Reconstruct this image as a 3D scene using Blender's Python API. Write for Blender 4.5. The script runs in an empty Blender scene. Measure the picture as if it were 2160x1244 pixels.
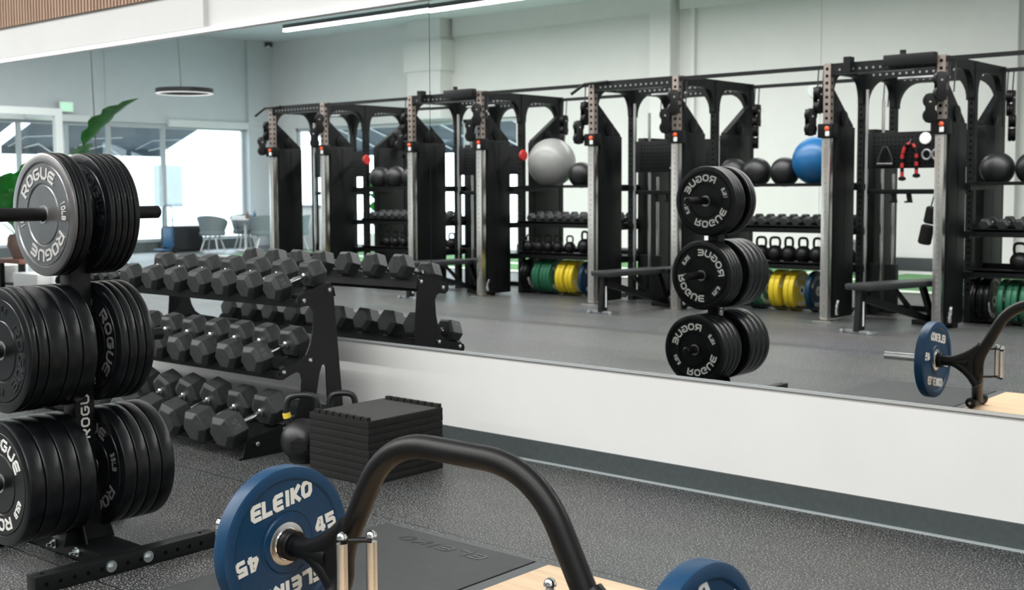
import bpy, bmesh, math, random
from mathutils import Vector, Matrix, Euler
R = math.radians
PI = math.pi
random.seed(4)
scn = bpy.context.scene
COL = scn.collection

# ------------------------------------------------------------------ camera, world, exposure
yaw, pitch, roll = 0.7203, 0.0711, -0.0054
F0 = Vector((-math.sin(yaw), math.cos(yaw), 0)); R0 = Vector((math.cos(yaw), math.sin(yaw), 0)); U0 = Vector((0, 0, 1))
Fw = F0 * math.cos(pitch) - U0 * math.sin(pitch); Uw = U0 * math.cos(pitch) + F0 * math.sin(pitch)
Rv = R0 * math.cos(roll) + Uw * math.sin(roll); Uv = Uw * math.cos(roll) - R0 * math.sin(roll)
cam = bpy.data.cameras.new('camera'); camo = bpy.data.objects.new('camera', cam); COL.objects.link(camo)
M = Matrix((Rv, Uv, -Fw)).transposed().to_4x4(); M.translation = (0, -4.63, 1.3617)
camo.matrix_world = M
cam.sensor_width = 36; cam.lens = 2547.5 / 2160 * 36
cam.shift_x = (1080 - 1045.6) / 2160; cam.shift_y = -(622 - 580.5) / 2160
cam.clip_start = 0.05; cam.clip_end = 300
cam.dof.use_dof = True; cam.dof.focus_distance = 4.0; cam.dof.aperture_fstop = 5.0
scn.camera = camo
scn.view_settings.view_transform = 'Standard'; scn.view_settings.look = 'None'
scn.view_settings.exposure = -0.9; scn.view_settings.gamma = 1.0; scn.view_settings.use_curve_mapping = False
world = bpy.data.worlds.new('World'); scn.world = world; world.use_nodes = True
wn = world.node_tree; bg = wn.nodes['Background']
bg.inputs['Color'].default_value = (0.82, 0.92, 1.0, 1); bg.inputs['Strength'].default_value = 11.0

def area(name, loc, rot, sx, sy, power, col=(1, 1, 1)):
    l = bpy.data.lights.new(name, 'AREA'); l.shape = 'RECTANGLE'; l.size = sx; l.size_y = sy; l.energy = power; l.color = col
    o = bpy.data.objects.new(name, l); o.location = loc; o.rotation_euler = rot; COL.objects.link(o); return o
LED_ROWS = [(-3.9, -21.0, 3.0, 4.6), (-6.3, -21.0, 3.0, 4.6), (-11.05, -19.2, -7.0, 4.6)]  # first two rows are unseen, added for top light; the last shows in the mirror
for y, x0, x1, z in LED_ROWS:
    area('led_lamp', ((x0 + x1) / 2, y, z - 0.07), (0, 0, 0), x1 - x0, 0.07, 78 * (x1 - x0), (1.0, 0.985, 0.96))

# ------------------------------------------------------------------ materials
MAT = {}
def mat(name, col, rough=0.5, metal=0.0, spec=0.5, emit=None, coat=0.0):
    m = bpy.data.materials.new(name); m.use_nodes = True
    b = m.node_tree.nodes['Principled BSDF']
    b.inputs['Base Color'].default_value = (*col, 1); b.inputs['Roughness'].default_value = rough
    b.inputs['Metallic'].default_value = metal; b.inputs['Specular IOR Level'].default_value = spec
    b.inputs['Coat Weight'].default_value = coat
    if emit:
        b.inputs['Emission Color'].default_value = (*emit[:3], 1); b.inputs['Emission Strength'].default_value = emit[3]
    MAT[name] = m; return m
def nodes(m): return m.node_tree.nodes, m.node_tree.links, m.node_tree.nodes['Principled BSDF']
def noisy(m, scale, amt, bump=0.0, detail=4, rough=None, stretch=None):
    """mottle the base colour and roughness with noise; optional bump"""
    n, l, b = nodes(m); col = b.inputs['Base Color'].default_value[:]
    tc = n.new('ShaderNodeTexCoord'); src = tc.outputs['Object']
    if stretch:
        mp = n.new('ShaderNodeMapping'); mp.inputs['Scale'].default_value = stretch; l.new(src, mp.inputs[0]); src = mp.outputs[0]
    no = n.new('ShaderNodeTexNoise'); no.inputs['Scale'].default_value = scale; no.inputs['Detail'].default_value = detail
    l.new(src, no.inputs['Vector'])
    rp = n.new('ShaderNodeValToRGB'); rp.color_ramp.elements[0].position = 0.3; rp.color_ramp.elements[1].position = 0.7
    rp.color_ramp.elements[0].color = (*[c * (1 - amt) for c in col[:3]], 1)
    rp.color_ramp.elements[1].color = (*[min(1, c * (1 + amt)) for c in col[:3]], 1)
    l.new(no.outputs['Fac'], rp.inputs['Fac']); l.new(rp.outputs['Color'], b.inputs['Base Color'])
    if rough:
        mr = n.new('ShaderNodeMapRange'); mr.inputs['To Min'].default_value = rough[0]; mr.inputs['To Max'].default_value = rough[1]
        l.new(no.outputs['Fac'], mr.inputs['Value']); l.new(mr.outputs[0], b.inputs['Roughness'])
    if bump:
        bp = n.new('ShaderNodeBump'); bp.inputs['Strength'].default_value = bump; bp.inputs['Distance'].default_value = 0.002
        l.new(no.outputs['Fac'], bp.inputs['Height']); l.new(bp.outputs[0], b.inputs['Normal'])
    return m
WALL = noisy(mat('white_wall_paint', (0.68, 0.68, 0.675), 0.6), 3.0, 0.02)
noisy(mat('grey_wall_paint', (0.56, 0.60, 0.625), 0.6), 3.0, 0.02)
mat('ceiling_paint', (0.68, 0.73, 0.76), 0.8)
mat('trim_white', (0.85, 0.86, 0.86), 0.35)
mat('trim_metal', (0.72, 0.75, 0.77), 0.3, 0.6)
noisy(mat('baseboard_vinyl', (0.052, 0.064, 0.066), 0.5), 40, 0.1)
mat('toe_bead', (0.36, 0.40, 0.41), 0.4)  # cove toe painted pale for the light it catches
mirror = mat('mirror_silver', (0.93, 0.935, 0.932), 0.0, 1.0)
mat('mirror_edge', (0.05, 0.065, 0.06), 0.2)
black = noisy(mat('black_rubber', (0.0035, 0.0042, 0.0052), 0.3, 0, 0.33), 9, 0.35, rough=(0.24, 0.36))
noisy(mat('hex_rubber', (0.024, 0.027, 0.028), 0.48, 0, 0.35), 30, 0.25, rough=(0.42, 0.56))
wr = noisy(mat('worn_rubber', (0.045, 0.043, 0.044), 0.20, 0, 1.0, coat=1.0), 14, 0.35, rough=(0.25, 0.38)); wr.node_tree.nodes['Principled BSDF'].inputs['Coat Roughness'].default_value = .32  # worn rubber, base greyed and coated to carry window glare
mat('letter_white', (0.62, 0.63, 0.60), 0.5)
mat('letter_relief', (0.009, 0.0095, 0.0105), 0.25, 0, 0.6)
mat('letter_bright_relief', (0.40, 0.40, 0.39), 0.45)
mat('letter_dim', (0.11, 0.11, 0.105), 0.45)
mat('number_relief', (0.055, 0.056, 0.056), 0.5)
mat('steel_hub', (0.55, 0.55, 0.54), 0.3, 1.0)
mat('chrome', (0.82, 0.82, 0.81), 0.12, 1.0)
noisy(mat('knurled_steel', (0.74, 0.70, 0.64), 0.28, 1.0), 400, 0.12, bump=0.3)
mat('zinc', (0.62, 0.67, 0.69), 0.3, 1.0)
mat('black_steel', (0.0038, 0.0045, 0.005), 0.45, 0, 0.28)
mat('satin_black', (0.0035, 0.0037, 0.004), 0.42, 0, 0.25)
mat('hole_black', (0.004, 0.004, 0.004), 0.9, 0, 0.0)
noisy(mat('stainless', (0.78, 0.76, 0.73), 0.24, 1.0), 60, 0.06, stretch=(1, 1, 0.05))
noisy(mat('warm_steel', (0.40, 0.34, 0.31), 0.42, 0.8), 60, 0.08)
mat('grey_steel', (0.28, 0.29, 0.30), 0.4, 0.5)
noisy(mat('blue_plate', (0.0022, 0.033, 0.085), 0.42, 0, 0.33), 40, 0.08)
noisy(mat('green_plate', (0.018, 0.125, 0.065), 0.5), 60, 0.15)
noisy(mat('yellow_plate', (0.68, 0.52, 0.02), 0.45), 60, 0.08)
mat('yellow_band', (0.72, 0.55, 0.05), 0.5)
mat('gym_ball_blue', (0.008, 0.105, 0.27), 0.35)
mat('gym_ball_silver', (0.24, 0.245, 0.24), 0.32)
noisy(mat('kettle_iron', (0.008, 0.0085, 0.010), 0.42), 90, 0.2, bump=0.1)
noisy(mat('foam_black', (0.010, 0.0095, 0.0095), 0.75, 0, .25), 50, 0.25, bump=0.15)
noisy(mat('foam_top', (0.026, 0.028, 0.027), 0.8), 60, 0.15, bump=0.1)
noisy(mat('mat_rubber', (0.030, 0.033, 0.034), 0.6, 0, .35), 25, 0.1)
mat('platform_frame', (0.06, 0.067, 0.07), 0.5)
mat('dark_gap', (0.006, 0.006, 0.006), 0.8)
mat('pad_vinyl', (0.016, 0.018, 0.020), 0.40)
mat('red_accent', (0.42, 0.02, 0.018), 0.5)
mat('orange_accent', (0.75, 0.10, 0.03), 0.5)
mat('white_plastic', (0.78, 0.80, 0.80), 0.4)
mat('turf_white', (0.75, 0.78, 0.75), 0.8)
noisy(mat('turf_green', (0.11, 0.27, 0.11), 0.9), 80, 0.25)
mat('chair_fabric', (0.20, 0.24, 0.26), 0.8)
mat('window_frame_paint', (0.42, 0.46, 0.47), 0.45)
mat('light_frame_paint', (0.68, 0.72, 0.72), 0.5)
mat('sign_green', (0.45, 0.75, 0.55), 0.5, emit=(0.55, 0.9, 0.68, 0.9))
mat('trolley_blue', (0.02, 0.10, 0.22), 0.4)
mat('awning_canvas', (0.055, 0.075, 0.10), 0.8)
mat('concrete', (0.55, 0.55, 0.53), 0.8)
mat('sill_grey', (0.10, 0.12, 0.125), 0.6)
mat('terracotta', (0.20, 0.10, 0.075), 0.7)
noisy(mat('brown_pot', (0.16, 0.10, 0.085), 0.6), 8, 0.2)
mat('bag_black', (0.02, 0.022, 0.026), 0.7)
noisy(mat('leaf_green', (0.025, 0.20, 0.035), 0.35), 7, 0.35)
mat('led_diffuser', (0.9, 0.9, 0.9), 0.5, emit=(1.0, 0.99, 0.96, 6.0))
mat('ring_diffuser', (0.8, 0.8, 0.8), 0.5, emit=(1.0, 1.0, 0.98, 0.5))
mat('fixture_dark', (0.06, 0.07, 0.075), 0.5)
mat('wire_black', (0.02, 0.02, 0.02), 0.5)
mat('car_body', (0.5, 0.52, 0.55), 0.2)
mat('car_glass', (0.16, 0.18, 0.19), 0.7)

# rubber floor: charcoal with small pale flecks
fl = mat('floor_rubber', (0.05, 0.054, 0.056), 0.42, 0, 0.5)
n, l, b = nodes(fl); tc = n.new('ShaderNodeTexCoord')
vo = n.new('ShaderNodeTexNoise'); vo.inputs['Scale'].default_value = 150; vo.inputs['Detail'].default_value = 2; l.new(tc.outputs['Object'], vo.inputs['Vector'])
rp = n.new('ShaderNodeValToRGB'); e = rp.color_ramp.elements
e[0].position = 0.42; e[0].color = (0.018, 0.020, 0.021, 1); e[1].position = 0.66; e[1].color = (0.48, 0.49, 0.48, 1)
k = e.new(0.56); k.color = (0.034, 0.037, 0.039, 1)
l.new(vo.outputs['Fac'], rp.inputs['Fac'])
n2 = n.new('ShaderNodeTexNoise'); n2.inputs['Scale'].default_value = 1.1; l.new(tc.outputs['Object'], n2.inputs['Vector'])
mx = n.new('ShaderNodeMixRGB'); mx.blend_type = 'MULTIPLY'; mx.inputs['Fac'].default_value = 0.25
l.new(rp.outputs['Color'], mx.inputs['Color1']); l.new(n2.outputs['Color'], mx.inputs['Color2']); l.new(mx.outputs['Color'], b.inputs['Base Color'])
sx = n.new('ShaderNodeSeparateXYZ'); l.new(tc.outputs['Object'], sx.inputs[0])
dv = n.new('ShaderNodeMath'); dv.operation = 'DIVIDE'; dv.inputs[1].default_value = 1.22; l.new(sx.outputs['Y'], dv.inputs[0])
flr = n.new('ShaderNodeMath'); flr.operation = 'FLOOR'; l.new(dv.outputs[0], flr.inputs[0]); frc = n.new('ShaderNodeMath'); frc.operation = 'FRACT'; l.new(dv.outputs[0], frc.inputs[0])
wnz = n.new('ShaderNodeTexWhiteNoise'); wnz.noise_dimensions = '1D'; l.new(flr.outputs[0], wnz.inputs['W'])
seam = n.new('ShaderNodeMath'); seam.operation = 'GREATER_THAN'; seam.inputs[1].default_value = .006; l.new(frc.outputs[0], seam.inputs[0])
va = n.new('ShaderNodeMapRange'); va.inputs['To Min'].default_value = .82; va.inputs['To Max'].default_value = 1.08; l.new(wnz.outputs['Value'], va.inputs['Value'])
ml = n.new('ShaderNodeMath'); ml.operation = 'MULTIPLY'; l.new(va.outputs[0], ml.inputs[0]); l.new(seam.outputs[0], ml.inputs[1])
m2 = n.new('ShaderNodeMixRGB'); m2.blend_type = 'MULTIPLY'; m2.inputs['Fac'].default_value = 1; l.new(mx.outputs['Color'], m2.inputs['Color1']); l.new(ml.outputs[0], m2.inputs['Color2']); l.new(m2.outputs['Color'], b.inputs['Base Color'])
mr = n.new('ShaderNodeMapRange'); mr.inputs['To Min'].default_value = 0.36; mr.inputs['To Max'].default_value = 0.52
l.new(n2.outputs['Fac'], mr.inputs['Value']); l.new(mr.outputs[0], b.inputs['Roughness'])
bp = n.new('ShaderNodeBump'); bp.inputs['Strength'].default_value = 0.15; bp.inputs['Distance'].default_value = 0.001
l.new(vo.outputs['Fac'], bp.inputs['Height']); l.new(bp.outputs[0], b.inputs['Normal'])
# wood with long grain
def wood(name, c1, c2, vec, scale):
    m = mat(name, c1, 0.45); n, l, b = nodes(m); tc = n.new('ShaderNodeTexCoord'); mp = n.new('ShaderNodeMapping')
    mp.inputs['Scale'].default_value = vec; l.new(tc.outputs['Object'], mp.inputs[0])
    no = n.new('ShaderNodeTexNoise'); no.inputs['Scale'].default_value = scale; no.inputs['Detail'].default_value = 6; l.new(mp.outputs[0], no.inputs['Vector'])
    rp = n.new('ShaderNodeValToRGB'); rp.color_ramp.elements[0].position = 0.35; rp.color_ramp.elements[1].position = 0.7
    rp.color_ramp.elements[0].color = (*c1, 1); rp.color_ramp.elements[1].color = (*c2, 1)
    l.new(no.outputs['Fac'], rp.inputs['Fac']); l.new(rp.outputs['Color'], b.inputs['Base Color'])
wood('platform_wood', (0.50, 0.35, 0.215), (0.62, 0.46, 0.30), (1, 12, 1), 3)
wood('slat_wood', (0.31, 0.175, 0.105), (0.40, 0.245, 0.155), (20, 20, 1), 2)
# thin window glass
gl = bpy.data.materials.new('window_glass'); gl.use_nodes = True; MAT['window_glass'] = gl
n, l = gl.node_tree.nodes, gl.node_tree.links; n.remove(n['Principled BSDF'])
tr = n.new('ShaderNodeBsdfTransparent'); tr.inputs['Color'].default_value = (0.93, 0.97, 0.97, 1)
gs = n.new('ShaderNodeBsdfGlossy'); gs.inputs['Roughness'].default_value = 0.02
lw = n.new('ShaderNodeLayerWeight'); pw = n.new('ShaderNodeMath'); pw.operation = 'POWER'; pw.inputs[1].default_value = 5.0
ad = n.new('ShaderNodeMath'); ad.operation = 'MULTIPLY_ADD'; ad.inputs[1].default_value = .85; ad.inputs[2].default_value = .05; ms = n.new('ShaderNodeMixShader')
l.new(lw.outputs['Facing'], pw.inputs[0]); l.new(pw.outputs[0], ad.inputs[0]); l.new(ad.outputs[0], ms.inputs[0])
l.new(tr.outputs[0], ms.inputs[1]); l.new(gs.outputs[0], ms.inputs[2]); l.new(ms.outputs[0], n['Material Output'].inputs['Surface'])

# ------------------------------------------------------------------ mesh builder
class MB:
    def __init__(s): s.v = []; s.f = []; s.m = []; s.cur = 0; s.flat = False
    def mat(s, i): s.cur = i; return s
    def add(s, vs, fs):
        o = len(s.v); s.v += [tuple(p) for p in vs]; s.f += [tuple(o + i for i in f) for f in fs]; s.m += [s.cur] * len(fs); return s
    def box(s, x0, x1, y0, y1, z0, z1, T=None, bev=0.0):
        if bev > 0:
            bm = bmesh.new(); bmesh.ops.create_cube(bm, size=1.0)
            for v in bm.verts: v.co = Vector(((x0 + x1) / 2 + v.co.x * (x1 - x0), (y0 + y1) / 2 + v.co.y * (y1 - y0), (z0 + z1) / 2 + v.co.z * (z1 - z0)))
            bmesh.ops.bevel(bm, geom=bm.edges[:], offset=bev, segments=2, affect='EDGES', profile=0.6)
            bm.verts.index_update(); vs = [T @ v.co if T else v.co for v in bm.verts]; fs = [[v.index for v in f.verts] for f in bm.faces]; bm.free()
            return s.add(vs, fs)
        vs = [Vector((x, y, z)) for z in (z0, z1) for y in (y0, y1) for x in (x0, x1)]
        if T: vs = [T @ v for v in vs]
        return s.add(vs, [(0, 2, 3, 1), (4, 5, 7, 6), (0, 1, 5, 4), (2, 6, 7, 3), (0, 4, 6, 2), (1, 3, 7, 5)])
    def prism(s, pts, a0, a1, axis='x', T=None):
        """polygon extruded from a0 to a1; axis x: pts=(y,z); y: (x,z); z: (x,y). Concave allowed"""
        f3 = {'x': lambda p, a: (a, p[0], p[1]), 'y': lambda p, a: (p[0], a, p[1]), 'z': lambda p, a: (p[0], p[1], a)}[axis]
        N = len(pts); vs = [Vector(f3(p, a0)) for p in pts] + [Vector(f3(p, a1)) for p in pts]
        if T: vs = [T @ v for v in vs]
        return s.add(vs, [tuple(range(N)), tuple(range(2 * N - 1, N - 1, -1))] + [(i, (i + 1) % N, N + (i + 1) % N, N + i) for i in range(N)])
    def lathe(s, prof, seg=32, T=None, ph=0.0):
        """prof = (radius, height) about local Z"""
        N = len(prof); vs = []
        for i in range(seg):
            a = 2 * PI * i / seg + ph
            for r, z in prof: vs.append(Vector((r * math.cos(a), r * math.sin(a), z)))
        if T: vs = [T @ v for v in vs]
        fs = []
        for i in range(seg):
            j = (i + 1) % seg
            for k in range(N - 1): fs.append((i * N + k, j * N + k, j * N + k + 1, i * N + k + 1))
        s.add(vs, fs)
        o = len(s.v) - len(vs)
        if (prof[0][0] - prof[-1][0]) ** 2 + (prof[0][1] - prof[-1][1]) ** 2 < 1e-12: return s
        if prof[0][0] > 1e-6: s.f.append(tuple(o + i * N for i in range(seg - 1, -1, -1))); s.m.append(s.cur)
        if prof[-1][0] > 1e-6: s.f.append(tuple(o + i * N + N - 1 for i in range(seg))); s.m.append(s.cur)
        return s
    def cyl(s, p0, p1, r, seg=16, r1=None, bev=0.0):
        p0, p1 = Vector(p0), Vector(p1); L = (p1 - p0).length
        T = Matrix.Translation(p0) @ (p1 - p0).to_track_quat('Z', 'Y').to_matrix().to_4x4(); r1 = r if r1 is None else r1
        pr = [(r, 0), (r1, L)] if bev <= 0 else [(r - bev, 0), (r, bev), (r1, L - bev), (r1 - bev, L)]
        return s.lathe(pr, seg, T)
    def sphere(s, c, r, seg=20, rings=12, sc=(1, 1, 1)):
        T = Matrix.Translation(c) @ Matrix.Diagonal((*sc, 1))
        return s.lathe([(max(1e-7, r * math.sin(PI * i / rings)), -r * math.cos(PI * i / rings)) for i in range(rings + 1)], seg, T)
    def tube(s, path, r, seg=12, closed=False, sub=0, sq=None):
        P = [Vector(p) for p in path]
        for _ in range(sub):  # smooth by corner cutting
            Q = [] if closed else [P[0]]
            for i in range(len(P) - (0 if closed else 1)):
                a, c = P[i], P[(i + 1) % len(P)]; Q += [a * .75 + c * .25, a * .25 + c * .75]
            if not closed: Q.append(P[-1])
            P = Q
        N = len(P); rr = r if isinstance(r, (list, tuple)) else None; vs = []; up = None
        for i in range(N):
            if closed: d = (P[(i + 1) % N] - P[i - 1]).normalized()
            else: d = (P[min(i + 1, N - 1)] - P[max(i - 1, 0)]).normalized()
            if up is None: up = Vector((0, 0, 1)) if abs(d.z) < .9 else Vector((1, 0, 0))
            sx = d.cross(up).normalized(); up = sx.cross(d).normalized()
            R_ = (rr[0] + (rr[1] - rr[0]) * i / (N - 1)) if rr else r
            for k in range(seg):
                a = 2 * PI * k / seg
                vs.append(P[i] + (sx * math.cos(a) * (sq[0] if sq else 1) + up * math.sin(a) * (sq[1] if sq else 1)) * R_)
        fs = []
        for i in range(N if closed else N - 1):
            j = (i + 1) % N
            for k in range(seg): fs.append((i * seg + k, i * seg + (k + 1) % seg, j * seg + (k + 1) % seg, j * seg + k))
        if not closed: fs += [tuple(range(seg - 1, -1, -1)), tuple((N - 1) * seg + k for k in range(seg))]
        return s.add(vs, fs)
    def build(s, name, mats, parent=None, smooth=35, loc=None):
        me = bpy.data.meshes.new(name); me.from_pydata(s.v, [], s.f)
        mats = mats if isinstance(mats, (list, tuple)) else [mats]
        for m in mats: me.materials.append(MAT[m] if isinstance(m, str) else m)
        me.polygons.foreach_set('material_index', s.m)
        if not s.flat: bm = bmesh.new(); bm.from_mesh(me); bmesh.ops.recalc_face_normals(bm, faces=bm.faces); bm.to_mesh(me); bm.free()
        if smooth:
            me.polygons.foreach_set('use_smooth', [True] * len(me.polygons)); me.set_sharp_from_angle(angle=R(smooth))
        me.update()
        o = bpy.data.objects.new(name, me); COL.objects.link(o)
        if loc: o.location = loc
        if parent: o.parent = parent
        return o

def tag(o, label=None, cat=None, group=None, kind=None):
    if label: o['label'] = label
    if cat: o['category'] = cat
    if group: o['group'] = group
    if kind: o['kind'] = kind
    return o
def thing(name, label, cat, loc=(0, 0, 0), rz=0, group=None):
    o = bpy.data.objects.new(name, None); COL.objects.link(o); o.location = loc; o.rotation_euler = (0, 0, rz); o.empty_display_size = 0.1
    return tag(o, label, cat, group)
def dup(root, loc=None, rot=None, label=None, group=None):
    r = root.copy(); COL.objects.link(r)
    if loc is not None: r.location = loc
    if rot is not None: r.rotation_euler = rot
    if label: r['label'] = label
    if group: r['group'] = group
    for ch in list(root.children):
        c = ch.copy(); COL.objects.link(c); c.parent = r
        for g in list(ch.children):
            d = g.copy(); COL.objects.link(d); d.parent = c
    return r
def struct(o): o['kind'] = 'structure'; return o
ORD = ['', 'first', 'second', 'third', 'fourth', 'fifth', 'sixth', 'seventh', 'eighth', 'ninth', 'tenth', 'eleventh', 'twelfth', 'thirteenth', 'fourteenth']

# ------------------------------------------------------------------ stroke lettering
G_O = [[(.28, .1), (.72, .1), (.9, .28), (.9, .72), (.72, .9), (.28, .9), (.1, .72), (.1, .28), None]]
GLY = {
 'O': G_O, '0': G_O, 'D': [[(.1, .1), (.7, .1), (.9, .28), (.9, .72), (.7, .9), (.1, .9), None]],
 'R': [[(.1, 0), (.1, .9), (.72, .9), (.9, .78), (.9, .56), (.74, .42), (.3, .42)], [(.5, .42), (.9, 0)]],
 'G': [[(.92, .9), (.28, .9), (.1, .72), (.1, .28), (.28, .1), (.72, .1), (.9, .28), (.9, .5), (.5, .5)]],
 'U': [[(.1, 1), (.1, .28), (.28, .1), (.72, .1), (.9, .28), (.9, 1)]],
 'E': [[(.98, .9), (.28, .9), (.1, .75), (.1, .25), (.28, .1), (.98, .1)], [(.2, .5), (.9, .5)]],
 'L': [[(.1, 1), (.1, .1), (.95, .1)]], 'I': [[(.5, 0), (.5, 1)]],
 'K': [[(.1, 0), (.1, 1)], [(.9, 1), (.28, .5), (.92, 0)]],
 'B': [[(.1, .1), (.74, .1), (.9, .2), (.9, .42), (.78, .5), (.9, .6), (.9, .8), (.74, .9), (.1, .9), None], [(.2, .5), (.78, .5)]],
 '4': [[(.70, 0), (.70, .92), (.50, .92), (.1, .40), (.1, .28)], [(.02, .28), (1.0, .28)]],
 '5': [[(.92, .9), (.14, .9), (.14, .55), (.72, .55), (.9, .42), (.9, .24), (.72, .1), (.08, .1)]],
 '3': [[(.08, .9), (.74, .9), (.9, .76), (.9, .62), (.76, .5), (.9, .38), (.9, .24), (.74, .1), (.08, .1)], [(.3, .5), (.76, .5)]],
 '2': [[(.1, .9), (.74, .9), (.9, .76), (.9, .6), (.74, .5), (.26, .5), (.1, .38), (.1, .1), (.95, .1)]],
 '1': [[(.25, .8), (.5, .95), (.5, 0)]],
}
def glyph(mb, ch, T, th=.2, w=1.0, shear=0.0, h=0.001):
    mb.flat = True; h0 = h
    """draws one letter (unit box) as thick strokes, raised by h; T maps glyph space (x right, y up, z out)"""
    for q_, pl in enumerate(GLY[ch]):
        h = h0 * (1 + .06 * q_)
        closed = pl[-1] is None; P = [Vector((p[0] * w + shear * p[1], p[1])) for p in pl if p is not None]; N = len(P)
        Lf, Rt = [], []
        for i in range(N):
            d1 = (P[i] - P[i - 1]).normalized() if (i > 0 or closed) else None
            d2 = (P[(i + 1) % N] - P[i]).normalized() if (i < N - 1 or closed) else None
            if d1 is None: d1 = d2
            if d2 is None: d2 = d1
            n1 = Vector((-d1.y, d1.x)); n2 = Vector((-d2.y, d2.x)); mt = (n1 + n2).normalized(); k = th / 2 / max(.62, mt.dot(n1))
            Lf.append(P[i] + mt * k); Rt.append(P[i] - mt * k)
        rng = range(N if closed else N - 1)
        vs = [T @ Vector((p.x, p.y, z)) for z in (h, 0) for p in Lf + Rt]; fs = []
        for i in rng:
            j = (i + 1) % N
            fs += [(N + i, N + j, j, i), (i, j, 2 * N + j, 2 * N + i), (3 * N + i, 3 * N + j, N + j, N + i)]
        if not closed: fs += [(2 * N, 3 * N, N, 0), (2 * N - 1, 4 * N - 1, 3 * N - 1, N - 1)]
        mb.add(vs, fs)
def arc_text(mb, txt, r, ang, size, T, step, w=1.0, th=.2, h=.001, shear=0):
    """text whose letters stand on a circle of radius r, centred on angle ang (deg, ccw from +x of the face)"""
    for i, c in enumerate(txt):
        a = R(ang - (i - (len(txt) - 1) / 2) * step)
        L = Matrix.Translation((r * math.cos(a), r * math.sin(a), 0)) @ Matrix.Rotation(a - PI / 2, 4, 'Z') @ Matrix.Diagonal((size * w, size, 1, 1)) @ Matrix.Translation((-.5, -.5, 0))
        glyph(mb, c, T @ L, th, 1.0, shear, h)
def line_text(mb, txt, T, size, w=1.0, gap=.2, th=.2, h=.001, shear=0):
    tot = sum(.55 if c == 'I' else 1 for c in txt) * w + gap * (len(txt) - 1); x = -tot / 2
    for c in txt:
        cw = .55 if c == 'I' else 1
        glyph(mb, c, T @ Matrix.Diagonal((size, size, 1, 1)) @ Matrix.Translation((x - (.22 * w if c == 'I' else 0), -.5, 0)), th, w, shear, h); x += cw * w + gap

# ================================================================== THE ROOM
XL, XR, YB, ZC = -24.0, 4.0, -14.5, 5.0
struct(MB().box(XL - .2, XR, YB - .2, .2, -.1, 0).build('floor', 'floor_rubber', smooth=0))
struct(MB().box(XL - .2, XR, YB - .2, .2, ZC, ZC + .15).build('ceiling', 'ceiling_paint', smooth=0))
struct(MB().box(XR, XR + .15, YB, .2, 0, ZC).build('wall_right', 'white_wall_paint', smooth=0))
m = MB().box(XL, XR, .008, .2, 0, ZC); m.mat(1).box(-4.55, -4.50, .0065, .0082, .52, 2.355); m.mat(0).box(XL, -6.486, -.03, .008, 2.395, ZC)
struct(m.build('wall_back', ['white_wall_paint', 'mirror_edge'], smooth=0))
m = MB().box(XL, XR, -.004, .008, 0, .102); m.mat(1).box(XL, XR, -.022, -.004, 0, .006)
struct(m.build('baseboard_back', ['baseboard_vinyl', 'toe_bead'], smooth=0))
# opposite wall with the tall shop windows near the corner
WX0, WX1, WH = -23.1, -16.2, 2.86
m = MB().box(WX1, XR, YB - .2, YB, 0, ZC); m.box(XL, WX0, YB - .2, YB, 0, ZC); m.box(WX0, WX1, YB - .2, YB, WH, ZC)
m.box(-18.83, -18.0, YB, YB + .38, 2.9, ZC); m.box(-18.9, -17.93, YB, YB + .42, 3.9, 4.55)           # pier over the window head
m.box(-12.75, -12.3, YB, YB + .25, 0, ZC); m.box(-6.85, -6.2, YB, YB + .12, 0, ZC)
m.box(-17.9, -12.8, YB, YB + .10, 4.62, ZC); m.box(-12.2, XR, YB, YB + .10, 4.62, ZC)
m.box(-11.98, -11.9, YB, YB + .07, 0, 4.62); m.box(-9.47, -9.45, YB, YB + .012, 0, 4.62)
struct(m.build('wall_front', 'white_wall_paint', smooth=0))
m = MB()
for a, c in ((WX1, -12.75), (-12.3, XR)): m.box(a, c, YB, YB + .012, 0, .22)
struct(m.build('baseboard_front', 'baseboard_vinyl', smooth=0))
# window wall on the street side
HY0, HY1, HH, SH = -13.75, -1.6, 2.9, 0.22
m = MB().box(XL - .2, XL, YB, HY0, 0, ZC); m.box(XL - .2, XL, HY1, .2, 0, ZC); m.box(XL - .2, XL, HY0, HY1, HH, ZC)
m.box(XL, XL + .10, YB, -13.75, 0, ZC)
for y in (-13.9, -9.95): m.box(XL, XL + .02, y - .02, y + .02, HH, ZC)
struct(m.build('wall_left', 'grey_wall_paint', smooth=0))
struct(MB().box(XL - .1, XL + .25, HY0, HY1, 0, SH).build('trim_1', 'sill_grey', smooth=0))
mull = [-13.72, -11.45, -10.05, -9.03, -7.96, -6.4, -4.9, -3.3, -1.65]
for i in range(8):
    y0, y1 = mull[i], mull[i + 1]; w = .045
    f = MB(); X = XL - .12
    f.box(X - .04, X + .05, y0, y0 + w, SH, HH); f.box(X - .04, X + .05, y1 - w, y1, SH, HH)
    f.box(X - .04, X + .07, y0, y1, HH - .10, HH); f.box(X - .04, X + .05, y0, y1, SH, SH + .05)
    wn_ = struct(f.build('window_%d' % (i + 1), 'window_frame_paint', smooth=0))
    MB().box(X - .004, X + .004, y0 + w, y1 - w, SH + .05, HH - .10).build('pane', 'window_glass', wn_, smooth=0)
mull = [WX0, -21.2, -19.3, -17.7, WX1]
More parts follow.
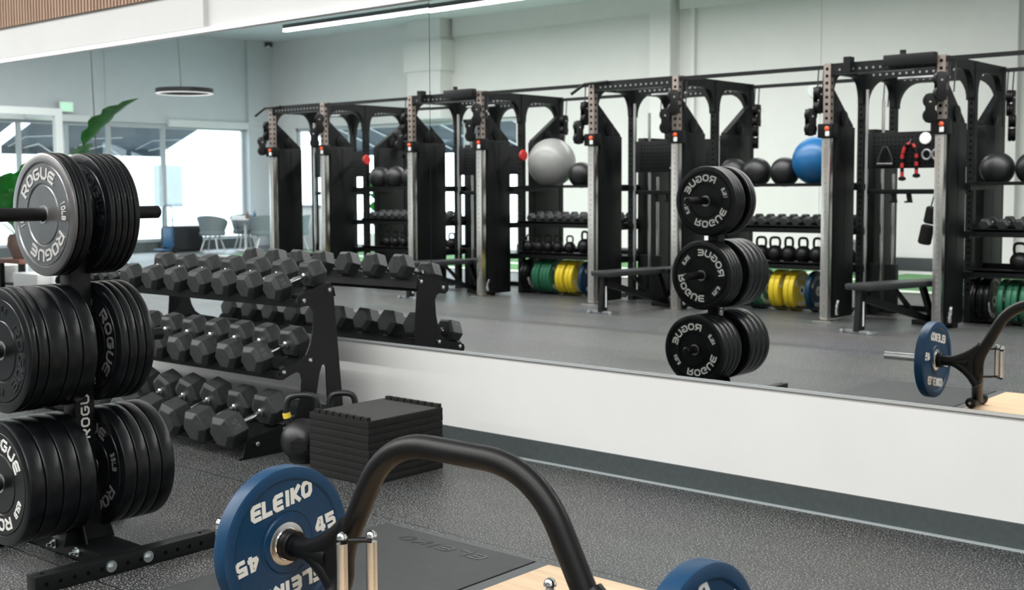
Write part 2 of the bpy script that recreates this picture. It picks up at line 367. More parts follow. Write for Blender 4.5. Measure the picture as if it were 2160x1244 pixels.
for i in range(4):
    x0, x1 = mull[i], mull[i + 1]; Y = YB - .12; f = MB()
    for a in (x0, x1 - .05): f.box(a, a + .05, Y - .04, Y + .05, 0, WH)
    f.box(x0, x1, Y - .04, Y + .05, WH - .08, WH); f.box(x0, x1, Y - .04, Y + .05, 0, .1)
    wn_ = struct(f.build('window_%d' % (i + 9), 'window_frame_paint', smooth=0))
    MB().box(x0 + .05, x1 - .05, Y - .004, Y + .004, .1, WH - .08).build('pane', 'window_glass', wn_, smooth=0)
# entrance vestibule frame standing in front of the street windows
m = MB(); vx = XL + 1.3
m.box(vx, vx + .12, -8.10, -7.95, 0, 2.8795); m.box(vx, vx + .12, -8.10, -2.5, 2.88, 3.02); m.box(XL + .11, vx - .0005, -8.095, -7.98, 2.885, 3.015)
m.box(XL + .02, XL + .1, -9.5, HY1, 2.86, 3.0)
struct(m.build('trim_2', 'light_frame_paint', smooth=0))
struct(MB().box(XL + .0, XL + .09, HY0 - .05, -11.5, HH - .06, HH + .10).build('trim_3', 'light_frame_paint', smooth=0))

# wood slat panel above the mirror
m = MB(); m.mat(0).box(-10.9, -6.6, -.038, -.03, 2.62, 3.7); m.mat(1); x = -10.9
while x < -6.62: m.box(x, x + .026, -.062, -.038, 2.62, 3.7); x += .042
tag(m.build('slat_panel', ['fixture_dark', 'slat_wood'], smooth=0), 'vertical brown wood slat panel mounted high on the white wall above the mirror', 'wall panel')

# mirror sheets: one big wall of mirror in butted sheets; the far sheet hangs very slightly turned
def sheet(x0, x1, label, turn=0.0):
    T = Matrix.Translation((x1, 0, 0)) @ Matrix.Rotation(turn, 4, 'Z') @ Matrix.Translation((-x1, 0, 0))
    m = MB().mat(1).box(x0, x1, .0005, .006, .5135, 2.3595, T)
    m.mat(0).add([T @ Vector(p) for p in ((x0, 0, .5135), (x1, 0, .5135), (x1, 0, 2.3595), (x0, 0, 2.3595))], [(0, 1, 2, 3)])
    return tag(m.build('wall_mirror', ['mirror_silver', 'mirror_edge'], smooth=0), label, 'mirror')
TURN = 0.0030
sheet(-10.7, -4.5235, 'long frameless mirror sheet on the white wall behind the dumbbell rack', TURN)
sheet(-4.5195, -2.9696, 'frameless mirror sheet between the two seams, reflecting the black plate tree')
sheet(-2.9688, 1.2, 'frameless mirror sheet past the seam, reflecting the blue plate and the trap bar')
m = MB().box(-10.9, 1.4, -.006, .008, .5015, .5130)
struct(m.build('trim_4', 'trim_metal', smooth=0))
m = MB().box(-10.9, 1.4, -.034, .008, 2.3605, 2.392)
struct(m.build('trim_5', 'trim_white', smooth=0))

# LED light lines under the ceiling
for i, (y, x0, x1, z) in enumerate(LED_ROWS):
    lab = ['long suspended LED light line high above the mirror wall', 'long suspended LED light line over the middle of the gym',
           'suspended LED light line in the mirror, running along the far white wall near the ceiling'][i]
    t = thing('linear_light', lab, 'ceiling light', ((x0 + x1) / 2, y, z)); L = (x1 - x0) / 2
    MB().box(-L, L, -.045, .045, -.02, .06).build('housing', 'fixture_dark', t, 0)
    MB().box(-L, L, -.04, .04, -.065, -.0205, bev=.008).build('diffuser', 'led_diffuser', t)
    m = MB()
    for k in range(5): xx = -L + .4 + k * (2 * L - .8) / 4; m.cyl((xx, 0, .06), (xx, 0, ZC - z), .004, 6)
    m.build('wire', 'wire_black', t)
def ring_lamp(loc, label, r=.5):
    t = thing('ring_pendant_light', label, 'pendant light', loc)
    MB().lathe([(r - .06, .0), (r, .0), (r, .08), (r - .06, .08), (r - .06, 0)], 48).build('ring', 'black_steel', t)
    MB().lathe([(r - .055, -.012), (r - .005, -.012), (r - .005, .0), (r - .055, .0), (r - .055, -.012)], 48).build('diffuser', 'ring_diffuser', t)
    MB().cyl((-.1, 0, .08), (-.25, 0, ZC - loc[2]), .008, 6).build('wire', 'wire_black', t)
ring_lamp((-18.25, -8.0, 3.08), 'black ring pendant light hanging on a thin wire before the grey street wall')
ring_lamp((-15.9, -4.9, 1.62), 'ring pendant light on a long wire, hidden behind the top plates of the plate tree', .22)
t = thing('exit_sign', 'small pale green exit sign above the street windows', 'sign', (XL + .1, -8.92, 3.06))
MB().box(0, .06, -.16, .16, -.01, .21, bev=.01).build('sign_case', 'white_plastic', t); MB().box(.06, .065, -.14, .14, .01, .19).build('sign_face', 'sign_green', t, 0)
t = thing('emergency_light', 'tiny white fixture in the ceiling corner of the far wall', 'sensor', (XL + .15, -14.35, 4.9))  # small corner camera, gives no light
MB().box(-.05, .05, -.08, .08, -.02, .08, bev=.015).build('sensor_body', 'fixture_dark', t); MB().sphere((.02, .03, -.02), .04).build('lens', 'white_plastic', t)
tag(MB().lathe([(.001, .06), (.10, .05), (.13, .02), (.13, 0)], 24, Matrix.Translation((-9.56, YB, 3.0)) @ Matrix.Rotation(-PI / 2, 4, 'X')).build('wall_speaker', 'white_plastic'), 'round white fixture on the far wall above the blue exercise ball', 'wall fixture')

# ================================================================== BUMPER PLATE TREE (stands in front of the rack)
def mat4(cx, cy, cz, o=(0, 0, 0)):
    m = Matrix((cx, cy, cz)).transposed().to_4x4(); m.translation = o; return m
FACE_NEGY = mat4((1, 0, 0), (0, 0, 1), (0, -1, 0)); FACE_POSY = mat4((-1, 0, 0), (0, 0, 1), (0, 1, 0))
FACE_POSX = mat4((0, 1, 0), (0, 0, 1), (1, 0, 0)); FACE_NEGX = mat4((0, -1, 0), (0, 0, 1), (-1, 0, 0))
def plate_body(t, r=.225, hub=.034):
    h = t / 2; a = [(hub, -h + .003), (.105, -h + .003), (.108, -h + .0065), (.113, -h + .0065), (.116, -h + .002), (.183, -h + .002), (.186, -h + .006),
        (.190, -h + .006), (.193, -h), (r - .008, -h), (r - .002, -h + .003), (r, -h + .008)]
    return a + [(q, -z) for q, z in reversed(a)] + [a[0]]
PROTO = {}
def bumper(t, T, label, group, face=None, txt='ROGUE', num='10LB', ang=90, lm='letter_relief', body='black_rubber', off=0):
    """a bumper plate with its bore along local Z; face +1: lettering on the +Z face"""
    k = (round(t, 3), body)
    if k not in PROTO:
        o = MB().lathe(plate_body(t), 96).build('bumper_plate', body, smooth=30)
        h = t / 2; MB().lathe([(.0262, -h + .001), (.0345, -h + .001), (.0345, h - .001), (.0262, h - .001), (.0262, -h + .001)], 32).build('hub_ring', 'steel_hub', o)
        PROTO[k] = o; r = o
    else: r = dup(PROTO[k])
    # drop lettering copied along
    for ch in list(r.children):
        if ch.name.startswith('lettering'): bpy.data.objects.remove(ch)
    r.matrix_world = T; tag(r, label, 'weight plate', group)
    if face:
        m = MB(); F = Matrix.Translation((0, 0, t / 2 - .002))
        arc_text(m, txt, .149, ang, .043, F, 20.5, 1.05, .2, .0022); arc_text(m, txt, .149, ang + 180, .043, F, 20.5, 1.05, .2, .0022)
        arc_text(m, num, .150, ang - 90 + off, .026, F, 6.8, .55, .24, .0022); arc_text(m, num, .150, ang + 90 + off, .026, F, 6.8, .55, .24, .0022)
        m.build('lettering', lm, r, 0)
    return r
TX, TY = -4.14, -2.288
tree = thing('plate_tree', 'black steel weight plate tree holding three levels of bumper plates', 'weight rack', (TX, TY, 0))
m = MB().box(-.04, .04, -.04, .04, .05, 1.345, bev=.004)
m.prism([(-.105, .05), (.105, .05), (.04, .22), (-.04, .22)], -.004, .004, 'y', Matrix.Translation((0, -.042, 0)))
m.prism([(-.105, .05), (.105, .05), (.04, .26), (-.04, .26)], -.004, .004, 'x', Matrix.Translation((.042, 0, 0)))
m.build('post', 'black_steel', tree)
m = MB(); TT = Matrix.Translation((.0405, 0, .545)) @ FACE_POSX @ Matrix.Rotation(PI / 2, 4, 'Z')
line_text(m, 'ROGUE', TT, .036, 1.0, .2, .2, .001); m.build('post_lettering', 'letter_white', tree, 0)
for z in (1.28, .80, .325):
    for sg in (-1, 1):
        m = MB().cyl((0, sg * .038, z), (0, sg * .365, z), .0245, 24, bev=.006); m.cyl((0, sg * .038, z), (0, sg * .044, z), .04, 24)
        m.build('peg', 'satin_black', tree)
for sx, x in ((1, .305), (-1, -.33)):
    m = MB().box(x - .03, x + .03, -.37, .36, 0, .062, bev=.003); m.mat(1)
    for k in range(13):
        y = -.33 + k * .052
        m.cyl((x + sx * .0302, y, .031), (x + sx * .0308, y, .031), .0075, 10)
    for y in (-.33, .31): m.cyl((x, y, .0622), (x, y, .0626), .008, 10)
    m.build('base_beam', ['black_steel', 'hole_black'], tree)
m = MB().box(-.30, .275, -.075, .085, .004, .058, bev=.004); m.build('cross_beam', 'black_steel', tree)
for y in (-.085, .065):
    m = MB().cyl((.335, y, .034), (.339, y, .034), .021, 24); m.cyl((.339, y, .034), (.347, y, .034), .0115, 6); m.cyl((.347, y, .034), (.351, y, .034), .006, 12)
    m.build('bolt', 'zinc', tree)
for x in (-.075, .09):
    m = MB().cyl((x, -.076, .036), (x, -.080, .036), .018, 20); m.cyl((x, -.080, .036), (x, -.092, .036), .0115, 6); m.cyl((x, -.092, .036), (x, -.108, .036), .0055, 12)
    m.build('bolt', 'zinc', tree)
lev = {'top': 1.28 - .0015, 'middle': .80 - .0015, 'lowest': .325 - .0015}
stacks = [  # level, side, plate boundaries (y outward), nearest-face text info
 ('top', -1, [-2.424, -2.405, -2.378, -2.348]), ('top', 1, [-2.250, -2.228, -2.205, -2.181, -2.157]),
 ('middle', -1, [-2.601, -2.572, -2.532, -2.462, -2.404, -2.345]), ('middle', 1, [-2.255, -2.218, -2.182, -2.148, -2.110]),
 ('lowest', -1, [-2.621, -2.560, -2.495, -2.429, -2.364]), ('lowest', 1, [-2.253, -2.200, -2.147, -2.094, -2.035])]
stacks[1] = ('top', 1, [-2.282, -2.257, -2.232, -2.207, -2.182, -2.157])
for level, side, ys in stacks:
    ys = [y + .012 for y in ys]; n_ = len(ys) - 1
    for i in range(n_):
        y0, y1 = ys[i], ys[i + 1]; t_ = y1 - y0 - .0012; c = ((y0 + y1) / 2)
        t_ = max(.016, t_)
        if side < 0:
            wh = ('outermost, nearest the camera' if i == 0 else 'innermost, against the post' if i == n_ - 1 else ORD[i + 1] + ' from its outer end')
        else:
            wh = ('outermost, nearest the mirror' if i == n_ - 1 else 'innermost, against the post' if i == 0 else ORD[n_ - i] + ' from its mirror end')
        lab = 'black bumper plate on the tree\'s %s peg, %s side, %s' % (level, 'camera' if side < 0 else 'mirror', wh)
        body = 'black_rubber'; kw = {}; face = None; T = Matrix.Translation((TX, c, lev[level]))
        if side < 0 and i == 0:
            face = 1; T = T @ FACE_NEGY
            if level == 'top': body = 'worn_rubber'; kw = dict(ang=104, num='10LB', lm='letter_bright_relief', off=-8); lab = 'worn grey-faced bumper plate with raised lettering, outermost on the tree\'s top peg'
            if level == 'middle': kw = dict(ang=-8, num='25LB')
            if level == 'lowest': kw = dict(ang=72, num='45LB', lm='letter_white', off=-12); lab = 'black bumper plate with white lettering, outermost on the tree\'s lowest peg, camera side'
        elif side > 0 and i == 0:
            face = 1; T = T @ FACE_NEGY; kw = dict(ang={'top': 32, 'middle': 2, 'lowest': 103}[level], num={'top': '15LB', 'middle': '25LB', 'lowest': '35LB'}[level], lm='letter_relief' if level == 'top' else 'letter_dim', off=0)
        elif side > 0 and i == n_ - 1:
            face = 1; T = T @ FACE_POSY; kw = dict(ang={'top': 70, 'middle': 130, 'lowest': 60}[level], num={'top': '15LB', 'middle': '25LB', 'lowest': '45LB'}[level], lm='letter_white')
        else: T = T @ FACE_NEGY
        bumper(t_, T @ Matrix.Rotation(0, 4, 'Z'), lab, 'bumper plates on the plate tree', face, body=body, **kw)

# ================================================================== DUMBBELLS
def make_dumbbell(name, r, hl, gap, mat_='hex_rubber', metal='chrome', num=None):
    """hex dumbbell along local Y, origin under its centre (flat facet down)"""
    z = r * math.cos(PI / 6); root = thing(name, '', 'dumbbell')
    for sg in (-1, 1):
        T = Matrix.Translation((0, sg * gap / 2, z)) @ Matrix.Rotation(-sg * PI / 2, 4, 'X')
        h = MB().lathe([(r * .42, 0), (r * .78, .001), (r, .016), (r, hl - .024), (r * .70, hl)], 6, T).build('head', mat_, root, 20)
        bv = h.modifiers.new('soft', 'BEVEL'); bv.width = .0035; bv.segments = 2; bv.limit_method = 'ANGLE'; bv.angle_limit = R(25)
        if sg < 0 and num:   # number pressed on the facet that looks up and outward
            a = R(30); Nn = Vector((math.cos(a), 0, math.sin(a))); up = Vector((0, 1, 0))
            F = mat4(Vector((-math.sin(a), 0, math.cos(a))), -up, Nn, Vector((0, -gap / 2 - hl / 2, z)) + Nn * (z + .0004))
            m = MB(); line_text(m, num, F @ Matrix.Rotation(PI, 4, 'Z'), r * .34, .7, .25, .16, .0008); m.build('number', 'number_relief', h, 0)
    g = gap / 2
    MB().lathe([(.019, -g - .002), (.019, -g + .008), (.0125, -g + .014), (.0135, -g * .5), (.0165, 0), (.0135, g * .5), (.0125, g - .014), (.019, g - .008), (.019, g + .002)], 20,
               Matrix.Translation((0, 0, z)) @ Matrix.Rotation(PI / 2, 4, 'X')).build('handle', metal, root)
    return root
RXR, RXL = -4.945, -7.42
tilt = math.atan2(.046, .178)
rack = thing('dumbbell_rack', 'black three-tier dumbbell rack with bolted profile end panels along the mirror wall', 'dumbbell rack', (-6.18, -.5, 0))
prof = [(-.327, .845), (-.345, .864), (-.375, .862), (-.552, .814), (-.574, .797), (-.580, .774), (-.570, .754), (-.545, .748), (-.505, .752), (-.478, .742), (-.462, .715), (-.470, .62), (-.490, .545),
        (-.520, .492), (-.565, .462), (-.690, .436), (-.712, .420), (-.716, .398), (-.700, .380), (-.672, .378), (-.625, .398), (-.585, .408), (-.558, .395), (-.550, .36), (-.562, .27),
        (-.590, .185), (-.640, .150), (-.880, .106), (-.915, .092), (-.93, .05), (-.945, .012), (-.965, .006), (-.965, 0), (-.87, 0), (-.66, 0), (-.485, 0), (-.456, .26), (-.430, .385), (-.412, .425), (-.395, .43), (-.384, .41), (-.378, .26), (-.355, 0), (-.25, 0)]
for x, wn_ in ((RXR, 'end panel'), (RXL, 'end panel')):
    o = MB().prism([(y + .5, z) for y, z in prof], x + 6.18 - (.008 if x == RXR else 0), x + 6.18 + (.0 if x == RXR else .008)).build('end_panel', 'black_steel', rack, 20)
tiers = {'top': (-.53, .781, -.352, .827), 'middle': (-.672, .416, -.495, .46), 'bottom': (-.847, .069, -.674, .118)}
for nm, (y0, z0, y1, z1) in tiers.items():
    cy, cz = (y0 + y1) / 2, (z0 + z1) / 2; a = math.atan2(z1 - z0, y1 - y0)
    T = Matrix.Translation((0, cy + .5, cz)) @ Matrix.Rotation(a, 4, 'X'); L = (RXR - RXL) / 2 - .002
    m = MB().box(-L, L, -.125, .125, -.004, .004, T); m.box(-L, L, -.125, -.119, -.03, .02, T); m.box(-L, L, .119, .125, -.045, .0, T)
    m.build('tray', 'black_steel', rack, 0)
    if nm != 'bottom':
        s_ = MB(); x = -4.985 - (0 if nm == 'top' else .0)
        while x > -7.2:
            for yy in (-.09, .10):
                s_.prism([(-.045, .004), (.045, .004), (.028, .034), (-.028, .034)], yy - .018, yy + .018, 'y', Matrix.Translation((x + 6.18 - .235 * 0, 0, 0)) @ T)
            x -= .232 if nm == 'top' else .226
        s_.build('saddle_row', 'black_steel', rack, 0)
    for yy in (-.092, .092):
        p = T @ Vector((RXR + 6.18, yy, 0))
        MB().lathe([(.0125, 0), (.0115, .004), (.007, .007), (.001, .0078)], 16, Matrix.Translation(p) @ Matrix.Rotation(PI / 2, 4, 'Y')).build('bolt', 'zinc', rack)
    for yy in (-.06, .06):
        p = T @ Vector((RXL + 6.18, yy, 0))
sizes = {'top': (.081, .112, .134), 'middle': (.087, .118, .150), 'bottom': (.098, .135, .155), 'small': (.045, .05, .10)}
slots = {'top': [-5.10 - .232 * k for k in range(7)], 'middle': [-5.095 - .226 * k for k in range(9)], 'bottom': [-5.062, -5.29, -5.525, -5.755, -5.985, -6.22, -6.46, -6.70]}
protos = {}
for nm, xs in slots.items():
    y0, z0, y1, z1 = tiers[nm]; r, hl, gap = sizes[nm]; a = math.atan2(z1 - z0, y1 - y0)
    num = {'top': '35', 'middle': '45', 'bottom': '55'}[nm]
    for i, x in enumerate(xs):
        if i < 2 or (nm == 'bottom' and i == 0): d = make_dumbbell('hex_dumbbell', r, hl, gap, num=num if i in (0,) else None); protos[nm] = d
        else: d = dup(protos[nm])
        roll_ = (R(random.choice((-22, -14, 16, 24, 28))) if (nm == 'bottom' and i > 1) else R(random.uniform(-2, 2)))
        cy, cz = (y0 + y1) / 2, (z0 + z1) / 2
        if nm == 'bottom' : cy -= .02
        zc = r * math.cos(PI / 6)
        T = Matrix.Translation((x, cy, cz + .007)) @ Matrix.Rotation(R(random.uniform(-2.5, 2.5)), 4, 'Z') @ Matrix.Rotation(a, 4, 'X')
        T = T @ Matrix.Translation((0, 0, zc + (.012 if abs(roll_) > .1 else 0))) @ Matrix.Rotation(roll_, 4, 'Y') @ Matrix.Translation((0, 0, -zc))
        d.matrix_world = T
        tag(d, ('grey-black hex dumbbell on the rack\'s %s tier, ' % nm) + ('right beside the near end panel' if i == 0 else ORD[i + 1] + ' from the near end panel'), 'dumbbell', 'hex dumbbells on the three-tier rack')
r, hl, gap = sizes['small']
for i in range(5):
    y0, z0, y1, z1 = tiers['top']; d = make_dumbbell('hex_dumbbell', r, hl, gap) if i == 0 else dup(sm)
    if i == 0: sm = d
    d.matrix_world = Matrix.Translation((-6.79 - .115 * i, (y0 + y1) / 2, (z0 + z1) / 2 + .007)) @ Matrix.Rotation(math.atan2(z1 - z0, y1 - y0), 4, 'X')
    tag(d, 'small hex dumbbell at the rack top\'s far end, %s of the small ones' % ORD[i + 1], 'dumbbell', 'small hex dumbbells on the rack')

# ================================================================== KETTLEBELLS ON THE FLOOR
def make_kettlebell(name, r, hh, hw, tr, m_='kettle_iron', band=None, emboss=False):
    root = thing(name, '', 'kettlebell')
    MB().lathe([(r * .55, 0), (r * .62, .004)] + [(r * math.sin(a), r * .96 - r * math.cos(a)) for a in [R(40 + k * 10) for k in range(14)]] + [(.0005, r * 1.955)], 36).build('bell', m_, root, 50)
    zt = r * 1.96; P = [(-hw * .80, 0, zt - r * .30), (-hw * .98, 0, zt + hh * .25), (-hw * .9, 0, zt + hh * .8), (-hw * .55, 0, zt + hh), (hw * .55, 0, zt + hh), (hw * .9, 0, zt + hh * .8), (hw * .98, 0, zt + hh * .25), (hw * .80, 0, zt - r * .30)]
    MB().tube(P, tr, 12, sub=2).build('handle', m_, root)
    if band:
        for sg in (-1,): MB().tube([(sg * hw * .90, 0, zt + .004), (sg * hw * .97, 0, zt + .030)], tr * 1.22, 14).build('color_band', band, root)
    if emboss:
        a = R(62); Nn = Vector((math.cos(R(-96)) * .9, math.sin(R(-96)) * .9, -.05)).normalized(); e1 = Vector((0, 0, 1)).cross(Nn).normalized(); e2 = Nn.cross(e1)
        F = mat4(e1, e2, Nn, Vector((0, 0, r * .96)) + Nn * (r * .975)); m = MB().lathe([(.001, .0045), (r * .34, .0045), (r * .37, .0035), (r * .38, 0)], 28, F)
        m.build('badge', m_, root)
        m = MB()
        for q in (.5, -.5): line_text(m, 'ROGUE', F @ Matrix.Translation((0, q * r * .25, .0045)), r * .15, .9, .2, .2, .001)
        m.build('lettering', 'letter_relief', root, 0)
    return root
k = make_kettlebell('kettlebell', .111, .118, .083, .0165, band='yellow_band', emboss=True)
k.matrix_world = Matrix.Translation((-4.70, -.755, 0)) @ Matrix.Rotation(R(46), 4, 'Z')
tag(k, 'large black kettlebell with a yellow band on its handle, beside the foam risers', 'kettlebell')
k = make_kettlebell('kettlebell', .090, .112, .072, .0165)
k.matrix_world = Matrix.Translation((-4.80, -.40, 0)) @ Matrix.Rotation(R(46), 4, 'Z')
tag(k, 'smaller black kettlebell behind the foam risers, only its handle showing', 'kettlebell')

# ================================================================== STACK OF FOAM RISERS
SX0, SX1, SY0, SY1, TH = -4.470, -4.055, -.902, -.408, .0333
for i in range(9):
    jx, jy = random.uniform(-.004, .004), random.uniform(-.004, .004)
    if i == 8: jx = jy = 0
    m = MB().box((SX0 - SX1) / 2, (SX1 - SX0) / 2, (SY0 - SY1) / 2, (SY1 - SY0) / 2, 0.0004, TH - .0004, bev=.0022)
    if i == 8:
        for k_ in range(8):
            x = (SX0 - SX1) / 2 + .052 + k_ * .048
            for y, s_ in (((SY0 - SY1) / 2 + .012, 1), ((SY1 - SY0) / 2 - .012, -1)): m.box(x - .0185, x + .0185, y - .012, y + .012, TH - .001, TH + .017)
    o = m.build('foam_riser', ['foam_black'], loc=((SX0 + SX1) / 2 + jx, (SY0 + SY1) / 2 + jy, i * TH))
    if i == 8:
        MB().box((SX0 - SX1) / 2 + .006, (SX1 - SX0) / 2 - .006, (SY0 - SY1) / 2 + .03, (SY1 - SY0) / 2 - .03, TH - .0004, TH + .0012).build('top_sheet', 'foam_top', o, 0)
    tag(o, 'black foam riser slab, ' + ('topmost of the stack, with toothed edges' if i == 8 else 'lowest of the stack, on the floor' if i == 0 else ORD[i + 1] + ' from the floor in the stack'), 'exercise step', 'stacked black foam risers')

# ================================================================== PLATFORM
PZ = .05; PX0, PX1, PY0, PY1 = -3.42, -.68, -3.30, -1.375
pf = thing('lifting_platform', 'low lifting platform with pale wood centre and grey rubber side mats', 'platform', ((PX0 + PX1) / 2, (PY0 + PY1) / 2, 0)); ox, oy = (PX0 + PX1) / 2, (PY0 + PY1) / 2
MB().box(PX0 - ox, PX1 - ox, PY0 - oy, PY1 - oy, 0, PZ - .012, bev=.003).build('base_frame', 'platform_frame', pf)
WXA, WXB = -2.60, -1.50
m = MB().box(PX0 - ox, PX1 - ox, PY1 - oy - .02, PY1 - oy, PZ - .012, PZ); m.box(PX0 - ox, PX1 - ox, PY0 - oy, PY0 - oy + .02, PZ - .012, PZ)
for xx in (WXA - .052, WXB): m.box(xx - ox, xx + .052 - ox, PY0 - oy + .0205, PY1 - oy - .0205, PZ - .012, PZ)
m.build('edge_rail', 'platform_frame', pf, 0)
MB().box(WXA - ox + .0008, WXB - ox - .0008, PY0 - oy + .021, PY1 - oy - .021, PZ - .011, PZ + .0006).build('wood_deck', 'platform_wood', pf, 0)
for a, c in ((PX0, WXA - .062), (WXB + .062, PX1)):
    mt = MB().box(a - ox, c - ox, PY0 - oy + .022, PY1 - oy - .0215, PZ - .011, PZ + .001, bev=.002).build('side_mat', 'mat_rubber', pf)
    m = MB(); line_text(m, 'ELEIKO', Matrix.Translation(((a + c) / 2 - ox + .02, PY1 - oy - .115, PZ + .001)) @ Matrix.Rotation(PI, 4, 'Z'), .055, 1.15, .25, .24, .0012, .2)
    m.build('lettering', 'letter_relief', mt, 0)
m = MB()
for xx in (WXA - .062, WXB + .052): m.box(xx - ox, xx + .0095 - ox, PY0 - oy + .03, PY1 - oy - .03, PZ - .0118, PZ - .006)
m.build('gap_strip', 'dark_gap', pf, 0)

# ================================================================== TRAP BAR + BLUE PLATES
BY, BZ = -2.444, .339; LX = -2.722   # inner face of the near-side blue plate
bar = thing('trap_bar', 'black open trap bar standing upright on its rollers, frame arching over', 'barbell', (-2.05, BY, 0))
def rel(x, z, y=0.0): return (x + 2.05, y, z)
FL, FR = -2.487, -1.613
path = [rel(FL, .085), rel(FL, .30), rel(FL, .385), rel(-2.455, .455), rel(-2.400, .555), rel(-2.350, .635), rel(-2.315, .668), rel(-2.265, .692), rel(-2.20, .700), rel(-2.05, .7005),
        rel(-1.90, .700), rel(-1.835, .692), rel(-1.785, .668), rel(-1.75, .635), rel(-1.70, .555), rel(-1.645, .455), rel(FR, .385), rel(FR, .30), rel(FR, .085)]
path = [rel(FL, .085), rel(FL, .375), rel(-2.345, .665), rel(-2.31, .698), rel(-2.20, .702), rel(-1.90, .702), rel(-1.79, .698), rel(-1.755, .665), rel(FR, .375), rel(FR, .085)]
P = [Vector(p) for p in path]
def fillet(P, rad, n=8):
    out = [P[0]]
    for i in range(1, len(P) - 1):
        a, b_, c = P[i - 1], P[i], P[i + 1]; d1 = (a - b_).normalized(); d2 = (c - b_).normalized(); q = min(rad[i], (a - b_).length * .48, (c - b_).length * .48)
        p0, p1 = b_ + d1 * q, b_ + d2 * q
        for k in range(n + 1): t = k / n; out.append(p0 * (1 - t) ** 2 + b_ * 2 * t * (1 - t) + p1 * t * t)
    out.append(P[-1]); return out
FD, FY = .072, -.206
P = [Vector(rel(FL - FD, .085, FY)), Vector(rel(FL, .26)), Vector(rel(FL, .365)), Vector(rel(-2.305, .702)), Vector(rel(-1.795, .702)), Vector(rel(FR, .365)), Vector(rel(FR, .26)), Vector(rel(FR + FD, .085, FY))]
MB().tube(fillet(P, [0, .06, .07, .16, .16, .07, .06, 0], 12), .0315, 28).build('frame', 'satin_black', bar)
for sg, fx, px in ((-1, FL, LX), (1, FR, -1.378)):
    m = MB().cyl(rel(fx + sg * .05, BZ), rel(px - sg * .045, BZ), .031, 24); m.cyl(rel(px - sg * .05, BZ), rel(px - sg * .006, BZ), .031, 24)
    m.cyl(rel(px - sg * .030, BZ), rel(px - sg * .001, BZ), .044, 28, bev=.003); m.build('sleeve_neck', 'satin_black', bar)
    m = MB().cyl(rel(px - sg * .0012, BZ), rel(px + sg * .012, BZ), .0485, 32, bev=.002); m.cyl(rel(px + sg * .0, BZ), rel(px + sg * .325, BZ), .0248, 28, bev=.003)
    m.build('sleeve', 'chrome', bar)
    # gusset between frame and sleeve
    m = MB().tube([rel(fx + sg * .175, BZ), rel(fx + sg * .13, BZ + .002), rel(fx + sg * .045, BZ + .045), rel(fx - sg * .018, BZ + .098)], [.0312, .0305], 18, sub=1)
    m.tube([rel(fx + sg * .175, BZ), rel(fx + sg * .13, BZ - .002), rel(fx + sg * .045, BZ - .060), rel(fx - sg * .002, BZ - .130)], [.0312, .029], 18, sub=1)
    m.prism([(fx + 2.05 + sg * .12, BZ), (fx + 2.05, BZ + .075), (fx + 2.05, BZ - .10)], -.024, .024, 'y')
    m.build('yoke', 'satin_black', bar, 50)
    # two vertical grips on a bent arm
    ha, hb = (fx - sg * .082, -.075), (fx - sg * .130, -.012)
    for z0 in (.425, .262):
        m = MB().tube([rel(fx - sg * .01, z0 - .0), rel(fx - sg * .06, z0, -.045), rel(ha[0], z0, ha[1]), rel(hb[0], z0, hb[1])], .0095, 12, sub=1, sq=(1, .8)); m.build('grip_arm', 'satin_black', bar)
    for (hx, hy), r_ in ((ha, .0150), (hb, .0150)):
        MB().cyl(rel(hx, .268, hy), rel(hx, .419, hy), r_, 20).build('grip', 'knurled_steel', bar)
        m = MB().lathe([(.0155, 0), (.0155, .004), (.0125, .013), (.006, .018), (.0005, .019)], 18, Matrix.Translation(rel(hx, .431, hy))); m.build('grip_cap', 'chrome', bar)
    # roller foot
    qx = fx + sg * FD; m = MB().cyl(rel(qx, .084, FY - .075), rel(qx, .084, FY + .085), .026, 18)
    for y in (FY - .085, FY + .095): m.lathe([(.012, -.024), (.030, -.018), (.034, 0), (.030, .018), (.012, .024)], 22, Matrix.Translation(rel(qx, .0848, y)) @ Matrix.Rotation(PI / 2, 4, 'X'))
    m.build('roller_foot', 'satin_black', bar)
    for y in (FY - .1098, FY + .1198): MB().cyl(rel(qx, .0848, y - .003), rel(qx, .0848, y + .003), .009, 12).build('axle_screw', 'chrome', bar)
def blue_plate(x, sgn, label, rot=11):
    T_ = .056; root = thing('blue_plate', label, 'weight plate', (x, BY, BZ), group='blue plates on the trap bar')
    # sgn = +1: the lettered face we can see looks towards +x
    F = FACE_POSX if sgn > 0 else FACE_NEGX; h = T_ / 2; r = .225
    a = [(.064, -h + .004), (.083, -h + .004), (.086, -h + .009), (.093, -h + .009), (.096, -h + .007), (.184, -h + .007), (.192, -h), (.217, -h), (.2235, -h + .003), (.225, -h + .009)]
    root.rotation_euler = (0, 0, 0); G = F @ Matrix.Rotation(R(rot), 4, 'Z')
    MB().lathe(a + [(q, -z) for q, z in reversed(a)] + [a[0]], 128, G).build('rubber_disc', 'blue_plate', root, 25)
    b_ = [(.0256, -h + .003), (.058, -h + .003), (.064, -h + .006)]
    MB().lathe(b_ + [(q, -z) for q, z in reversed(b_)] + [b_[0]], 48, G).build('steel_hub', 'steel_hub', root, 40)
    for sd in (1, -1):
        S = G @ (Matrix.Identity(4) if sd > 0 else Matrix.Rotation(PI, 4, 'Y')); m = MB()
        for ro in (0, PI):
            Q = S @ Matrix.Rotation(ro, 4, 'Z')
            line_text(m, 'ELEIKO', Q @ Matrix.Translation((.004, .130, h - .007)), .047, .74, .12, .27, .002, .14)
            line_text(m, '45', Q @ Matrix.Translation((.148, .005, h - .007)), .044, .8, .14, .27, .002, 0)
        m.build('lettering', 'letter_white', root, 0)
    return root
